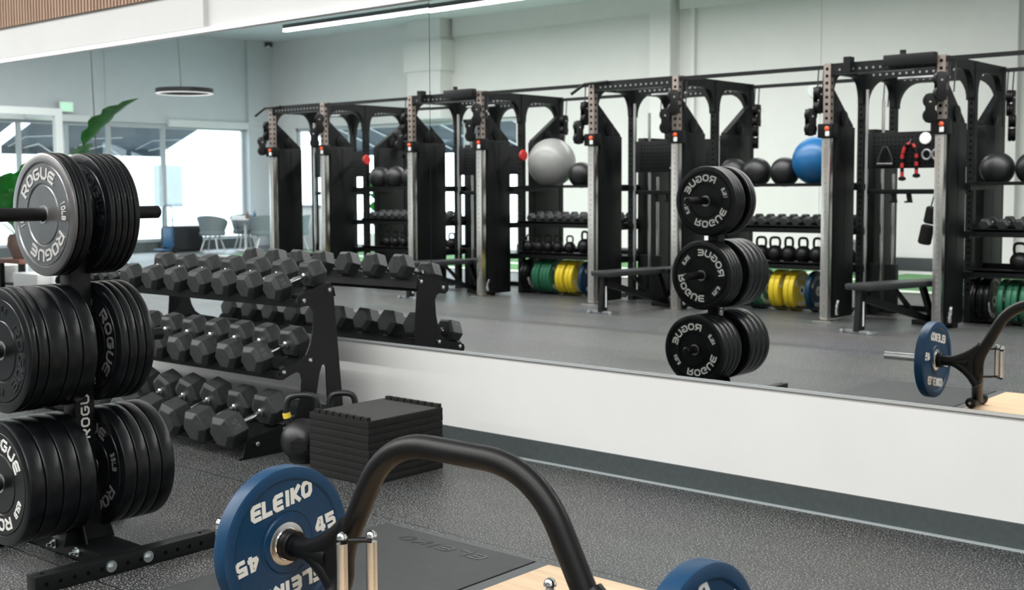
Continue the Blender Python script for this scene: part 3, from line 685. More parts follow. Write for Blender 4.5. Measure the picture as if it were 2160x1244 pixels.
blue_plate(LX - .028, 1, 'blue rubber 45 plate with white lettering on the trap bar\'s near sleeve')
blue_plate(-1.378 + .028, 1, 'blue rubber plate on the trap bar\'s other sleeve, only its upper rim in frame', 40)

# ================================================================== FAR SIDE OF THE GYM (seen in the mirror): cable rigs
def fillet_plate(v0, v1, z_top, z_bot, drop, rad):
    """arched web between two uprights in the (v, z) plane"""
    pts = [(v0, z_top), (v1, z_top), (v1, drop)]
    n = 8
    for k in range(n + 1):
        a = k / n * PI / 2; pts.append((v1 - rad + rad * math.cos(a) - .02 * (1 - k / n), drop + (z_bot - drop) * math.sin(a)))
    for k in range(n + 1):
        a = PI / 2 + k / n * PI / 2; pts.append((v0 + rad + rad * math.cos(a) + .02 * (k / n), drop + (z_bot - drop) * math.sin(a)))
    pts.append((v0, drop)); return pts
W_, DM, DB = 1.15, -.80, -1.60   # rig width; middle and rear uprights (y)
def holes(m, x, y, z0, z1, w, axis, n):
    for i in range(n):
        z = z0 + (z1 - z0) * (i + .5) / n
        if axis == 'y': m.box(x - w, x + w, y, y + .0015, z - w, z + w)
        else: m.box(x, x + .0015, y - w, y + w, z - w, z + w)
def pulley(parent, x, y, z, ang):
    m = MB(); T = Matrix.Translation((x, y, z)) @ Matrix.Rotation(ang, 4, 'Z')
    for dz in (.07, -.07): m.lathe([(.012, -.028), (.062, -.028), (.070, -.016), (.060, 0), (.070, .016), (.062, .028), (.012, .028)], 20, T @ Matrix.Translation((0, 0, dz)) @ Matrix.Rotation(PI / 2, 4, 'Y'))
    m.box(-.034, -.029, -.045, .045, -.13, .13, T, bev=.001); m.box(.029, .034, -.045, .045, -.13, .13, T, bev=.001)
    o = m.build('pulley', 'satin_black', parent)
    MB().sphere((x + .03 * math.cos(ang), y + .03 * math.sin(ang), z + .055), .014, 10, 6).build('axle', 'chrome', o)  # silver bead standing in for a highlight on the pulley
    return o
def make_rig(loc, label, variant):
    t = thing('cable_rig', label, 'cable machine', loc, group='cable rigs along the far side'); H = 2.60
    for i, x in enumerate((0, W_)):                      # front uprights: stainless, holed
        m = MB().box(x - .0375, x + .0375, -.0375, .0375, .02, H); m.mat(1)
        holes(m, x, .0375, 2.02, 2.58, .014, 'y', 8); holes(m, x + .0375, 0, 2.02, 2.58, .014, 'x', 8)
        m.build('front_upright', ['warm_steel', 'hole_black'], t, 0)
        m = MB().box(x - .044, x + .044, -.040, .045, .03, 1.86, bev=.008); m.mat(1); holes(m, x, .0452, .1, 1.84, .008, 'y', 30)
        m.build('guide_sleeve', ['stainless', 'grey_steel'], t)
        MB().box(x - .10, x + .10, -.07, .09, .001, .014).build('foot_plate', 'stainless', t, 0)
    for y in (DM, DB):
        for x in (0, W_):
            m = MB().box(x - .0375, x + .0375, y - .0375, y + .0375, 0, H); m.mat(1); holes(m, x, y + .0375, .3, 2.4, .010, 'y', 34)
            m.build('black_upright', ['black_steel', 'hole_black'], t, 0)
    for x in (0, W_):                                    # side top frames with arches
        m = MB()
        for a, b_ in ((0, DM), (DM, DB)):
            v0, v1 = b_ + .0375, a - .0375
            m.prism(fillet_plate(v0, v1, H, 2.50, 2.24, .20), x - .03, x + .03, 'x')
        m.build('arched_side_frame', 'black_steel', t, 40)
    for y in (0, DM, DB):
        m = MB().prism(fillet_plate(.0375, W_ - .0375, H - .004, 2.49, 2.47 if y == 0 else 2.22, .05 if y == 0 else .24), y - .03, y + .03, 'y'); m.mat(1)
        for k in range(14): m.box(.12 + k * .07, .14 + k * .07, y + .0302, y + .0312, 2.52, 2.54)
        m.build('cross_frame', ['black_steel', 'grey_steel'], t, 40)
    # grey pull-up bars under the top frame
    for a, b_ in (((.25, -.12, 2.50), (.75, -.30, 2.52)), ((.55, -.40, 2.44), (1.02, -.42, 2.44)), ((.45, -.05, 2.57), (.85, -.62, 2.56))):
        MB().cyl(a, b_, .016, 12).build('pull_up_bar', 'grey_steel', t)
    if variant == 'raised':
        m = MB().box(.62, 1.12, .045, .13, 2.52, 2.625, bev=.006); m.cyl((.80, .09, 2.62), (.80, .09, 2.665), .03, 12); m.box(.20, .27, .0, .10, 2.50, 2.645); m.build('top_box_beam', 'black_steel', t)
    else:
        MB().tube([(.25, .05, 2.585), (-.05, .10, 2.57), (-.20, .16, 2.46)], .018, 10).build('top_lever', 'black_steel', t)
    # weight shrouds and slanted braces
    for x in (0, W_):
        for a, b_, zt in ((-.07, -.50, 1.98), (DM - .20, DB + .08, 1.98)):
            m = MB().box(x - .060, x + .060, b_, a, .03, zt, bev=.012); m.box(x - .062, x + .062, (a + b_) / 2 - .012, (a + b_) / 2 + .012, .05, zt - .03)
            m.build('weight_shroud', 'black_steel', t)
            if a > -.5: pts = [(-.04, 2.36), (-.04, 2.20), (-.04, 1.98), (-.50, 1.98), (-.50, 2.0)]
            else: pts = [(DB + .04, 2.36), (DB + .04, 1.98), (DM - .20, 1.98), (DM - .20, 2.0)]
            if x > .5 or a > -.5: MB().prism(pts, x - .035, x + .035, 'x').build('slanted_brace', 'black_steel', t, 0)
            yy = -.27 if a > -.5 else DB + .3
            for sx in ((-1, 1) if (x > .5 or a > -.5) else ()): MB().lathe([(.01, 0), (.075, .004), (.08, .018), (.03, .026), (.001, .028)], 22, Matrix.Translation((x + sx * .036, yy, 2.06)) @ Matrix.Rotation(sx * PI / 2, 4, 'Y')).build('pulley_wheel', 'satin_black', t)
    # carriages with cable pulleys
    for x, sx in ((0, -1), (W_, 1)):
        m = MB().box(x - .08, x + .08, -.05, .07, 1.86, 2.00, bev=.008); c = m.build('carriage', 'black_steel', t)
        MB().lathe([(.001, .0), (.020, .0), (.024, .02), (.001, .03)], 16, Matrix.Translation((x + .03, .072, 1.95)) @ Matrix.Rotation(-PI / 2, 4, 'X')).build('release_knob', 'orange_accent', c)
        MB().box(x + .01, x + .05, .07, .085, 1.875, 1.925, bev=.004).build('dial', 'white_plastic', c)
    pulley(t, -.15, .08, 2.02, .4); pulley(t, -.10, .02, 2.24, 0); pulley(t, W_ - .06, .13, 2.10, 1.2); pulley(t, W_ + .02, .10, 2.30, .8)
    pulley(t, W_ + .12, DB + .05, 2.22, 0); pulley(t, W_ + .17, DB + .16, 1.96, -.4)
    MB().cyl((-.15, .08, 2.1), (-.10, .02, 2.2), .004, 6).build('cable', 'wire_black', t)
    # centre: chrome guide rods, stacks, pegboard, lower bar
    for x, y, zt in ((.085, DM + .075, 2.38), (.20, -.87, 2.27), (.32, -.87, 1.5)):
        MB().cyl((x, y, .35), (x, y, zt), .017, 12).build('guide_rod', 'chrome', t)
    for x in (.13, .30): MB().box(x - .06, x + .06, -.95, -.85, .03, .55, bev=.005).build('weight_block', 'black_steel', t)
    m = MB().box(.04, W_ - .04, DM + .0, DM + .02, 1.555, 1.93, bev=.004); m.mat(1)
    for i in range(20):
        for j in range(7): m.box(.14 + i * .045, .152 + i * .045, DM + .0202, DM + .0212, 1.60 + j * .045, 1.612 + j * .045)
    m.build('pegboard', ['black_steel', 'hole_black'], t)
    m = MB().box(.04, W_ - .04, DM + .0, DM + .05, 1.29, 1.34, bev=.004); m.build('accessory_bar', 'black_steel', t)
    for x in (.36, .52): MB().prism([(x - .02, 1.29), (x + .025, 1.29), (x + .04, 1.20), (x - .04, 1.20), (x - .04, 1.215), (x - .01, 1.22)], DM + .0, DM + .03, 'y').build('hook', 'black_steel', t, 0)
    m = MB().box(-.03, W_ + .03, DB - .03, DB + .04, 0, .06); m.build('rear_foot_beam', 'black_steel', t, 0)
    for x in (0, W_): MB().box(x - .035, x + .035, DB, DM, .0, .06).build('side_foot_beam', 'black_steel', t, 0)
    for x in (.14, W_ + .13): MB().tube([(x, .0, .22), (x, .04, .15), (x, .03, .08)], .016, 8, sub=1).build('chrome_hook', 'chrome', t)
    return t
RIGX = [-5.55, -8.49, -11.40, -14.30]; RY = -6.78
RN = ['nearest the right edge of the mirror', 'second from the right in the mirror, behind the plate tree\'s reflection', 'third from the right, past the silver exercise ball', 'farthest, beside the street windows']
RS = ['first', 'second', 'third', 'fourth']
rigs = []
for i, x in enumerate(RIGX):
    if i < 2: rigs.append(make_rig((x, RY, 0), '', 'raised' if i == 0 else 'lever'))
    else: rigs.append(dup(rigs[i % 2], (x, RY, 0)))
    rigs[i]['label'] = 'black cable rig with steel front uprights, ' + ['nearest the blue exercise ball and the rope handles', 'behind the plate tree\'s reflection', 'just past the silver exercise ball', 'farthest along the row, by the corner windows'][i]

# rails that tie the rigs together
for i in range(4):
    xa = RIGX[i] + W_ + .04 if i else 3.0; xa, xb = (RIGX[i] - .04, RIGX[i + 1] + W_ + .04) if i < 3 else (RIGX[0] + W_ + .04, 3.0)
    lo, hi = min(xa, xb), max(xa, xb)
    for nm, y in (('front', RY), ('rear', RY + DB)):
        m = MB().box(lo, hi, y - .018, y + .018, 2.545, 2.585)
        gap = ['between the first and second rigs', 'between the second and third rigs', 'between the third and fourth rigs', 'running from the nearest rig out of view'][i]
        o = m.build('tie_rail', 'black_steel', smooth=0); tag(o, 'thin black steel rail at the %s top, %s' % (nm, gap), 'rail', 'tie rails between the rigs')
        m = MB()
        for xx in ((lo + .05, hi - .05) if i < 3 else (lo + .05,)):
            m.tube([(xx - .02, y, 2.545), (xx - .035, y, 2.25), (xx + .02, y, 2.25), (xx + .035, y, 2.545)], .007, 6)
        m.build('strap_loop', 'wire_black', o)

# ------------------------------------------------------------------ storage shelving between the rigs
SV = RY - .87; KB = {}
def make_shelving(x0, x1, lab):
    t = thing('storage_shelving', lab, 'shelving', ((x0 + x1) / 2, SV, 0), group='storage shelving between the rigs'); L = (x1 - x0) / 2
    for z, d, nm in ((1.41, .17, 'ball_rail'),):
        for y in (-.13, .13): MB().box(-L, L, y - .02, y + .02, z - .035, z).build('ball_rail', 'black_steel', t, 0)
    for z in (.94, .54):
        m = MB().box(-L, L, -.22, .22, z - .02, z); m.box(-L, L, .20, .22, z - .07, z + .012); m.box(-L, L, -.22, -.20, z - .02, z + .05); m.build('shelf', 'black_steel', t, 0)
    for x in (-L + .02, L - .02):
        for z in (1.37, .90, .50): MB().box(x - .03, x + .03, -.36, .36, z - .04, z + .03).build('bracket', 'black_steel', t, 0)
    for y in (-.12, .12): MB().box(-L, L, y - .015, y + .015, .03, .06).build('floor_rail', 'black_steel', t, 0)
    return t
GAPS = [(RIGX[1] + W_ + .05, RIGX[0] - .05), (RIGX[2] + W_ + .05, RIGX[1] - .05), (RIGX[3] + W_ + .05, RIGX[2] - .05), (RIGX[0] + W_ + .05, -2.3)]
GN = ['blue ball shelving', 'silver ball shelving', 'three-ball shelving by the windows', 'shelving past the nearest rig']
for i, (a, c) in enumerate(GAPS): make_shelving(a, c, 'black open shelving between cable rigs, ' + ['under the blue exercise ball', 'under the silver exercise ball', 'nearest the corner windows, three black balls on top', 'beyond the nearest rig with green plates below'][i])
def ball(x, r, m_, label, group=None, z=1.41, y=SV):
    sag = math.sqrt(max(r * r - .11 ** 2, 0)); o = MB().sphere((0, 0, 0), r, 36, 20).build('exercise_ball' if group is None else 'slam_ball', m_, smooth=60, loc=(x, y, z + sag + .003 if r < .25 else z + sag))
    return tag(o, label, 'ball', group)
ball(-6.10, .265, 'gym_ball_blue', 'large blue exercise ball on the top shelf beside the nearest rig')
ball(-9.80, .312, 'gym_ball_silver', 'large silver exercise ball on the top shelf between two rigs')
bg_ = 'black balls on the top shelves'
for x, lab in ((-6.48, 'black ball right beside the blue exercise ball'), (-6.83, 'middle one of three black balls beside the blue ball'), (-7.125, 'black ball third from the blue one, half behind the plates'),
               (-9.32, 'black ball resting beside the large silver ball'), (-4.17, 'black ball on the shelf just past the nearest rig'), (-3.83, 'black ball cut by the mirror image\'s right edge'),
               (-12.25, 'black ball in the far shelving, next to the third rig'), (-12.60, 'middle black ball of the far trio by the windows'), (-12.93, 'black ball of the far trio, closest to the fourth rig')):
    ball(x, .165, 'kettle_iron', lab, bg_)
# small dumbbells and kettlebells on the shelves
db = make_dumbbell('shelf_dumbbell', .066, .085, .11); db_used = False
kb = make_kettlebell('shelf_kettlebell', .092, .085, .058, .014); kb_used = False
for gi, (a, c) in enumerate(GAPS):
    where = ['under the blue ball', 'under the silver ball', 'by the corner windows', 'past the nearest rig'][gi]
    n_ = 11 if gi < 3 else 9
    for k in range(n_):
        x = c - .10 - k * .142 if gi < 3 else a + .12 + k * .16
        if x < a + .05: break
        d = db if not db_used else dup(db); db_used = True
        d.location = (x, SV, .942); d.rotation_euler = (R(-7), 0, R(random.uniform(-4, 4)))
        tag(d, 'small dumbbell on the shelf %s, %s from the nearer end' % (where, ORD[k + 1]), 'dumbbell', 'dumbbells on the far shelves')
    xs = {0: [c - .12 - j * .172 for j in range(7)], 1: [-9.00, -9.24, -9.43, -9.59, -9.75, -9.92], 2: [c - .12 - j * .17 for j in range(8)], 3: [a + .42 + j * .25 for j in range(4)]}[gi]
    for k, x in enumerate(xs):
        if x < a + .08: break
        d = kb if not kb_used else dup(kb); kb_used = True
        sc_ = {0: 1.0, 1: 1.05 if k == 0 else .82, 2: .8, 3: 1.0}[gi]
        d.scale = (sc_,) * 3; d.location = (x - (.25 if gi == 1 else 0), SV + .02, .541); d.rotation_euler = (0, 0, R(random.uniform(-15, 15)))
        tag(d, 'black kettlebell on the shelf %s, %s from the nearer end' % (where, ORD[k + 1]), 'kettlebell', 'kettlebells on the far shelves')
# coloured bumper plates standing under the shelves, bore along x
CP = {}
def color_plate(x, t_, m_, label, first=None):
    k_ = (m_, round(t_, 3))
    if k_ not in CP:
        o = MB().lathe(plate_body(t_, .225, .045), 48, Matrix.Rotation(PI / 2, 4, 'Y')).build('colored_plate', m_, smooth=30)
        m = MB(); 
        for G in (FACE_POSX, FACE_NEGX): arc_text(m, 'ROGUE', .150, 90, .045, G @ Matrix.Translation((0, 0, t_ / 2 - .002)), 21, 1.0, .22, .002); arc_text(m, 'ROGUE', .150, 270, .045, G @ Matrix.Translation((0, 0, t_ / 2 - .002)), 21, 1.0, .22, .002)
        m.build('lettering', 'letter_white', o, 0)
        MB().lathe([(.0262, -t_ / 2), (.055, -t_ / 2), (.055, t_ / 2), (.0262, t_ / 2), (.0262, -t_ / 2)], 24, Matrix.Rotation(PI / 2, 4, 'Y')).build('hub_ring', 'steel_hub', o); CP[k_] = o
    else: o = dup(CP[k_])
    o.location = (x, SV, .2255); o.rotation_euler = (R(random.uniform(-40, 40)), 0, 0)
    tag(o, label, 'weight plate', 'plates standing under the far shelves'); return o
def run(x0, items, where):
    x = x0; cnt = {}
    for c_, t_, gap in items:
        x -= t_ / 2; cnt[c_] = cnt.get(c_, 0) + 1
        nm = c_.split('_')[0]
        color_plate(x, t_, c_, '%s plate on the floor rail %s, %s from the nearer end' % (nm, where, ORD[cnt[c_]])); x -= t_ / 2 + gap
B_, Y_, G_, K_ = 'blue_plate', 'yellow_plate', 'green_plate', 'black_rubber'
run(-6.06, [(B_, .055, .14), (Y_, .058, .004), (Y_, .058, .06), (Y_, .058, .004), (Y_, .058, .12), (G_, .05, .004), (G_, .05, .03), (G_, .05, .004)], 'below the blue ball')
run(-9.16, [(B_, .055, .10), (Y_, .058, .004), (Y_, .058, .03), (Y_, .058, .004), (Y_, .058, .10), (G_, .05, .004), (G_, .05, .004), (G_, .05, .025), (G_, .05, .004), (G_, .05, .10), (K_, .05, .004), (K_, .05, .03)], 'below the silver ball')
run(-12.0, [(Y_, .058, .004), (Y_, .058, .10), (G_, .05, .004), (G_, .05, .03), (G_, .05, .1), (K_, .05, .01)], 'in the farthest shelving')
run(-3.76, [(G_, .05, .004), (G_, .05, .03), (G_, .05, .004), (G_, .05, .03), (G_, .05, .09), (K_, .05, .004), (K_, .05, .02), (K_, .05, .004)], 'past the nearest rig')

# ------------------------------------------------------------------ accessories hanging on the rigs
def rope(loc, label):
    t = thing('tricep_rope', label, 'rope handle', loc)
    pts = [(-.075, 0, -.33), (-.075, 0, -.10), (-.045, 0, -.01), (0, 0, .01), (.045, 0, -.01), (.075, 0, -.10), (.075, 0, -.30)]
    P = fillet([Vector(p) for p in pts], [0, .06, .04, .04, .04, .06, 0], 5); n_ = 0
    for k in range(0, len(P) - 3, 4): MB().tube(P[k:k + 5], .017, 10).build('rope_band', ['satin_black', 'red_accent'][n_ % 2], t); n_ += 1
    for p in (pts[0], pts[-1]):
        L = 5
        for j in range(L):
            z0 = -.10 - j * (abs(p[2]) - .10) / L; z1 = -.10 - (j + 1) * (abs(p[2]) - .10) / L
            MB().cyl((p[0] , .004, z0), (p[0], .004, z1), .0185, 10).build('rope_band', ['red_accent', 'satin_black'][j % 2], t)
        MB().lathe([(.02, 0), (.038, -.012), (.038, -.035), (.01, -.045)], 14, Matrix.Translation(p)).build('rubber_stopper', 'satin_black', t)
    MB().cyl((0, 0, .02), (0, -.03, .05), .008, 8).build('ring', 'chrome', t)
for i, x in enumerate(RIGX[:2]):
    wh = ['nearest rig', 'second rig'][i]; y = RY + DM + .045
    if i == 0: rope((x + .535, y, 1.80), 'red and black rope handle hanging on the nearest rig\'s pegboard')
    t = thing('triangle_strap', 'black strap cable handle with steel grip hanging on the %s\'s pegboard' % wh, 'cable handle', (x + (.275 if i == 0 else .66), y, 1.60))
    MB().tube([(-.075, 0, 0), (-.07, 0, .08), (0, 0, .21), (.07, 0, .08), (.075, 0, 0)], .008, 8, sub=1).build('strap', 'wire_black', t); MB().cyl((-.085, 0, 0), (.085, 0, 0), .016, 12).build('grip', 'chrome', t)
    t = thing('leg_roller', 'black double foam roller hanging from the %s\'s accessory bar' % wh, 'foam roller', (x + .80, y + .03, 1.28), 0)
    MB().cyl((.02, 0, .03), (-.02, 0, -.12), .008, 8).build('strap', 'wire_black', t)
    for a, b_ in (((-.0, 0, -.12), (-.035, 0, -.29)), ((-.045, 0, -.305), (-.085, 0, -.50))): MB().cyl(a, b_, .062 + .004 * (a[0] < -.01), 20, bev=.015).build('foam_pad', 'foam_black', t)
    m = MB().lathe([(.001, .012), (.055, .012), (.062, .0)], 24, Matrix.Translation((0, .0, 0)) @ Matrix.Rotation(-PI / 2, 4, 'X'))
    o = m.build('round_sticker', 'white_plastic', loc=(x + .69, y - .015, 1.855)); tag(o, 'round white badge on the %s\'s pegboard' % wh, 'badge')
    if i == 0:
        m = MB()
        for k in range(2): m.tube([(-.05 + k * .10 + .045 * math.cos(a), .0, .05 * math.sin(a)) for a in [q * PI / 6 for q in range(12)]], .012, 8, closed=True)
        o = m.build('ankle_cuffs', 'grey_steel', loc=(x + .76, y - .005, 1.69)); tag(o, 'pair of dark ankle cuffs on the nearest rig\'s pegboard', 'ankle cuffs')

# ------------------------------------------------------------------ benches
def make_bench(label):
    t = thing('weight_bench', label, 'bench', group='adjustable benches in front of the rigs')
    # local: +y is towards the room, pads run along y
    MB().box(-.14, .14, -.30, .62, .405, .465, bev=.02).build('back_pad', 'pad_vinyl', t)
    MB().box(-.14, .14, -.66, -.325, .400, .46, bev=.02).build('seat_pad', 'pad_vinyl', t)
    m = MB().prism([(.58, .40), (.50, .40), (.53, .02), (.62, .02)], -.03, .03, 'x'); m.build('front_leg', 'black_steel', t, 0)
    MB().box(-.17, .17, .53, .61, .0, .03, bev=.004).build('front_foot', 'grey_steel', t)
    for s_ in (-1, 1): MB().box(s_ * .16 - .02, s_ * .16 + .02, .51, .63, .0, .035, bev=.008).build('foot_cap', 'zinc', t)
    m = MB().prism([(.54, .37), (.54, .30), (-.40, .05), (-.52, .05), (-.52, .11), (-.40, .11)], -.035, .035, 'x'); m.build('main_beam', 'black_steel', t, 0)
    MB().prism([(-.30, .40), (-.36, .40), (-.52, .06), (-.46, .06)], -.025, .025, 'x').build('rear_leg', 'black_steel', t, 0)
    MB().prism([(.10, .40), (.06, .40), (-.26, .12), (-.20, .12)], -.02, .02, 'x').build('ladder_brace', 'black_steel', t, 0)
    MB().box(-.24, .24, -.56, -.48, .0, .05, bev=.005).build('rear_foot', 'black_steel', t)
    MB().box(-.035, .035, .545, .56, .07, .30).build('transport_handle', 'white_plastic', t, 0)
    MB().lathe([(.001, -.05), (.03, -.05), (.03, .05), (.001, .05)], 16, Matrix.Translation((0, -.50, .09)) @ Matrix.Rotation(PI / 2, 4, 'Y')).build('wheel', 'grey_steel', t)
    return t
b0 = None
for i, x in enumerate(RIGX):
    loc = (x + .74 + (.12 if i == 0 else .04), RY + .20, 0)
    if b0 is None: b0 = make_bench(''); d = b0
    else: d = dup(b0)
    d.location = loc; d.rotation_euler = (0, 0, R(16 if i == 0 else 8))
    d['label'] = 'black flat adjustable bench ' + ['in front of the nearest rig', 'in front of the rig behind the plate tree\'s reflection', 'behind the dumbbell rack\'s reflected end panel', 'in front of the farthest rig'][i]
# ------------------------------------------------------------------ turf lane
m = MB().box(XL + 3, XR - .3, -14.35, -10.45, .0005, .012); m.build('turf_lane', 'turf_green', smooth=0)
tl = bpy.data.objects['turf_lane']; tag(tl, 'green turf lane along the far wall behind the rigs', 'turf')
m = MB()
for y0, y1 in ((-10.75, -10.45), (-14.35, -13.75), (-12.35, -12.05)): m.box(XL + 3, XR - .3, y0, y1, .0122, .0135)
for x in (-9.0, -7.75, -4.6): m.box(x, x + .16, -13.75, -12.35, .0122, .0135)
m.build('line_marking', 'turf_white', tl, 0)
o = MB().box(-.32, .32, -.45, .45, .013, .52, bev=.02).build('plyo_box', 'sill_grey', loc=(-8.20, -13.45, 0)); tag(o, 'dark soft plyo box standing on the green turf by the far wall', 'plyo box')
o = MB().box(-.28, .28, -.22, .22, .013, .40, bev=.03).build('plyo_box', 'white_plastic', loc=(-4.0, -13.4, 0)); tag(o, 'pale box on the turf seen past the nearest rig', 'box')

# ================================================================== LOUNGE CORNER BY THE STREET WINDOWS
def make_tub_chair():
    t = thing('tub_chair', '', 'chair', group='grey tub chairs by the window')
    m = MB(); n_ = 14; vs = []; fs = []
    for i in range(n_ + 1):                                   # curved shell, open to +y
        a = R(-35 + 250 * i / n_) + PI * .0; hgt = .78 - .16 * abs(math.cos((a + PI / 2) / 2 * 1.0 if False else (i / n_ - .5) * PI)) * 0 - .20 * (abs(i / n_ - .5) * 2) ** 2
        for r_, z in ((.22, .36), (.31, hgt), (.27, hgt), (.19, .40)): vs.append((r_ * math.cos(a + PI), r_ * math.sin(a + PI) * .95, z))
    for i in range(n_):
        for k in range(3): fs.append((i * 4 + k, i * 4 + 4 + k, i * 4 + 5 + k, i * 4 + 1 + k))
        fs.append((i * 4 + 3, i * 4 + 7, i * 4 + 4, i * 4))
    fs += [(0, 1, 2, 3), (n_ * 4 + 3, n_ * 4 + 2, n_ * 4 + 1, n_ * 4)]
    m.add(vs, fs); m.build('shell', 'chair_fabric', t, 60)
    MB().lathe([(.001, .34), (.24, .34), (.26, .38), (.25, .44), (.001, .46)], 24).build('seat', 'chair_fabric', t, 50)
    for a in (45, 135, 225, 315): MB().cyl((.14 * math.cos(R(a)), .14 * math.sin(R(a)), .345), (.26 * math.cos(R(a)), .26 * math.sin(R(a)), 0), .015, 10, r1=.011).build('leg', 'white_plastic', t)
    return t
ch = make_tub_chair(); first = True
for (x, y, rz, lab) in ((-22.70, -11.75, 150, 'grey tub chair beside the dark bag under the street window'), (-22.95, -12.85, 290, 'grey tub chair behind the small white table'),
                        (-21.75, -12.45, 120, 'grey tub chair in front of the white table, back to the room'), (-21.35, -13.05, 60, 'grey tub chair closest to the corner counter')):
    c = ch if first else dup(ch); first = False
    c.location = (x, y, 0); c.rotation_euler = (0, 0, R(rz)); c['label'] = lab; c.scale = (1.12, 1.12, 1.04)
t = thing('side_table', 'small round white table among the grey tub chairs', 'table', (-22.35, -12.4, 0))
MB().cyl((0, 0, .70), (0, 0, .725), .36, 32).build('table_top', 'white_plastic', t); MB().cyl((0, 0, .02), (0, 0, .70), .03, 12).build('pedestal', 'white_plastic', t); MB().cyl((0, 0, 0), (0, 0, .02), .22, 24).build('base', 'white_plastic', t)
o = MB().box(-.13, .13, -.09, .09, 0, .07, bev=.01).build('tissue_box', 'white_plastic', loc=(-22.5, -12.33, .726)); tag(o, 'white box lying on the small round table', 'box')
for x, y, m_, lab in ((-22.2, -12.55, 'trolley_blue', 'dark slim bottle on the round table'), (-22.13, -12.3, 'brown_pot', 'amber bottle on the round table')):
    o = MB().lathe([(.001, 0), (.035, 0), (.037, .02), (.035, .10), (.012, .14), (.012, .18), (.001, .18)], 16).build('bottle', m_, loc=(x, y, .726)); tag(o, lab, 'bottle')
t = thing('delivery_trolley', 'dark blue folding trolley parked under the street window', 'trolley', (-22.95, -10.75, 0))
m = MB().tube([(-.18, 0, .08), (-.18, 0, .95), (-.12, 0, 1.05), (.12, 0, 1.05), (.18, 0, .95), (.18, 0, .08)], .014, 8, sub=1); m.build('handle_frame', 'trolley_blue', t)
MB().box(-.16, .16, -.02, .02, .12, .55, bev=.01).build('back_panel', 'trolley_blue', t); MB().box(-.2, .2, -.02, .28, .06, .085).build('toe_plate', 'trolley_blue', t, 0)
for x in (-.2, .2): MB().lathe([(.02, -.02), (.075, -.02), (.08, 0), (.075, .02), (.02, .02)], 18, Matrix.Translation((x, -.03, .08)) @ Matrix.Rotation(PI / 2, 4, 'Y')).build('wheel', 'satin_black', t)
o = MB().box(-.18, .18, -.42, .42, 0, .30, bev=.06).build('duffel_bag', 'bag_black', loc=(XL + .33 + .16, -11.3, .0)); o.location = (-23.45, -11.45, .0); o.scale = (1, 1.1, 1.9)
tag(o, 'black bulky bag standing under the street window beside the trolley', 'bag')
t = thing('flower_pot', 'small pot with red flowers on the window sill', 'potted plant', (XL + .13, -10.32, SH))
MB().lathe([(.001, 0), (.06, 0), (.085, .15), (.075, .15), (.07, .13), (.001, .13)], 20).build('pot', 'white_plastic', t)
m = MB(); random.seed(11)
for k in range(14):
    a = random.uniform(0, 6.28); r_ = random.uniform(.02, .08); m.tube([(0, 0, .12), (r_ * .5 * math.cos(a), r_ * .5 * math.sin(a), .17), (r_ * math.cos(a), r_ * math.sin(a), .21)], [.012, .004], 6)
m.build('leaves', 'leaf_green', t)
for k in range(4): a = k * 1.6; MB().sphere((.05 * math.cos(a), .05 * math.sin(a), .21), .025, 10, 6).build('flower', 'red_accent', t)
t = thing('corner_counter', 'pale counter in the corner between street windows and far wall', 'counter', (-22.0, -13.9, 0))
MB().box(-.9, .9, -.25, .28, .98, 1.02, bev=.004).build('countertop', 'grey_steel', t); MB().box(-.85, .85, -.22, .22, 0, .975).build('cabinet', 'white_plastic', t, 0)
t = thing('potted_plant', 'small potted plant on the corner counter', 'potted plant', (-22.45, -13.75, 1.021))
MB().lathe([(.001, 0), (.06, 0), (.08, .12), (.07, .12), (.001, .10)], 20).build('pot', 'terracotta', t)
def leaf(m, base, tip, width, up=(0, 0, 1), bend=.15, fold=.25, notch=0.0, n_=12):
    """a broad leaf blade as a slightly folded, curved sheet with thickness"""
    b_, t_ = Vector(base), Vector(tip); d = t_ - b_; L = d.length; d.normalize(); side = d.cross(Vector(up)).normalized(); nn = side.cross(d).normalized(); P = []
    for i in range(n_ + 1):
        u = i / n_; w = width * math.sin(PI * min(1, u ** .75)) ** .8 * (1 if i % 3 else 1 - notch) + .002; c = b_ + d * (L * u) + nn * (bend * L * math.sin(PI * u))
        P.append((c - side * w + nn * w * fold, c - side * w * .5 + nn * w * fold * .4, c, c + side * w * .5 + nn * w * fold * .4, c + side * w + nn * w * fold))
    for off in (0, .003):
        vs = [p + nn * off for r_ in P for p in r_]; m.add(vs, [(i * 5 + k, i * 5 + k + 1, i * 5 + 6 + k, i * 5 + 5 + k) for i in range(n_) for k in range(4)])
    return m
m = MB()
for k in range(9): a = k * .7; leaf(m, (0, 0, .1), (.13 * math.cos(a), .13 * math.sin(a), .22 + .03 * (k % 3)), .025)
m.flat = True; m.build('leaves', 'leaf_green', t, 60)
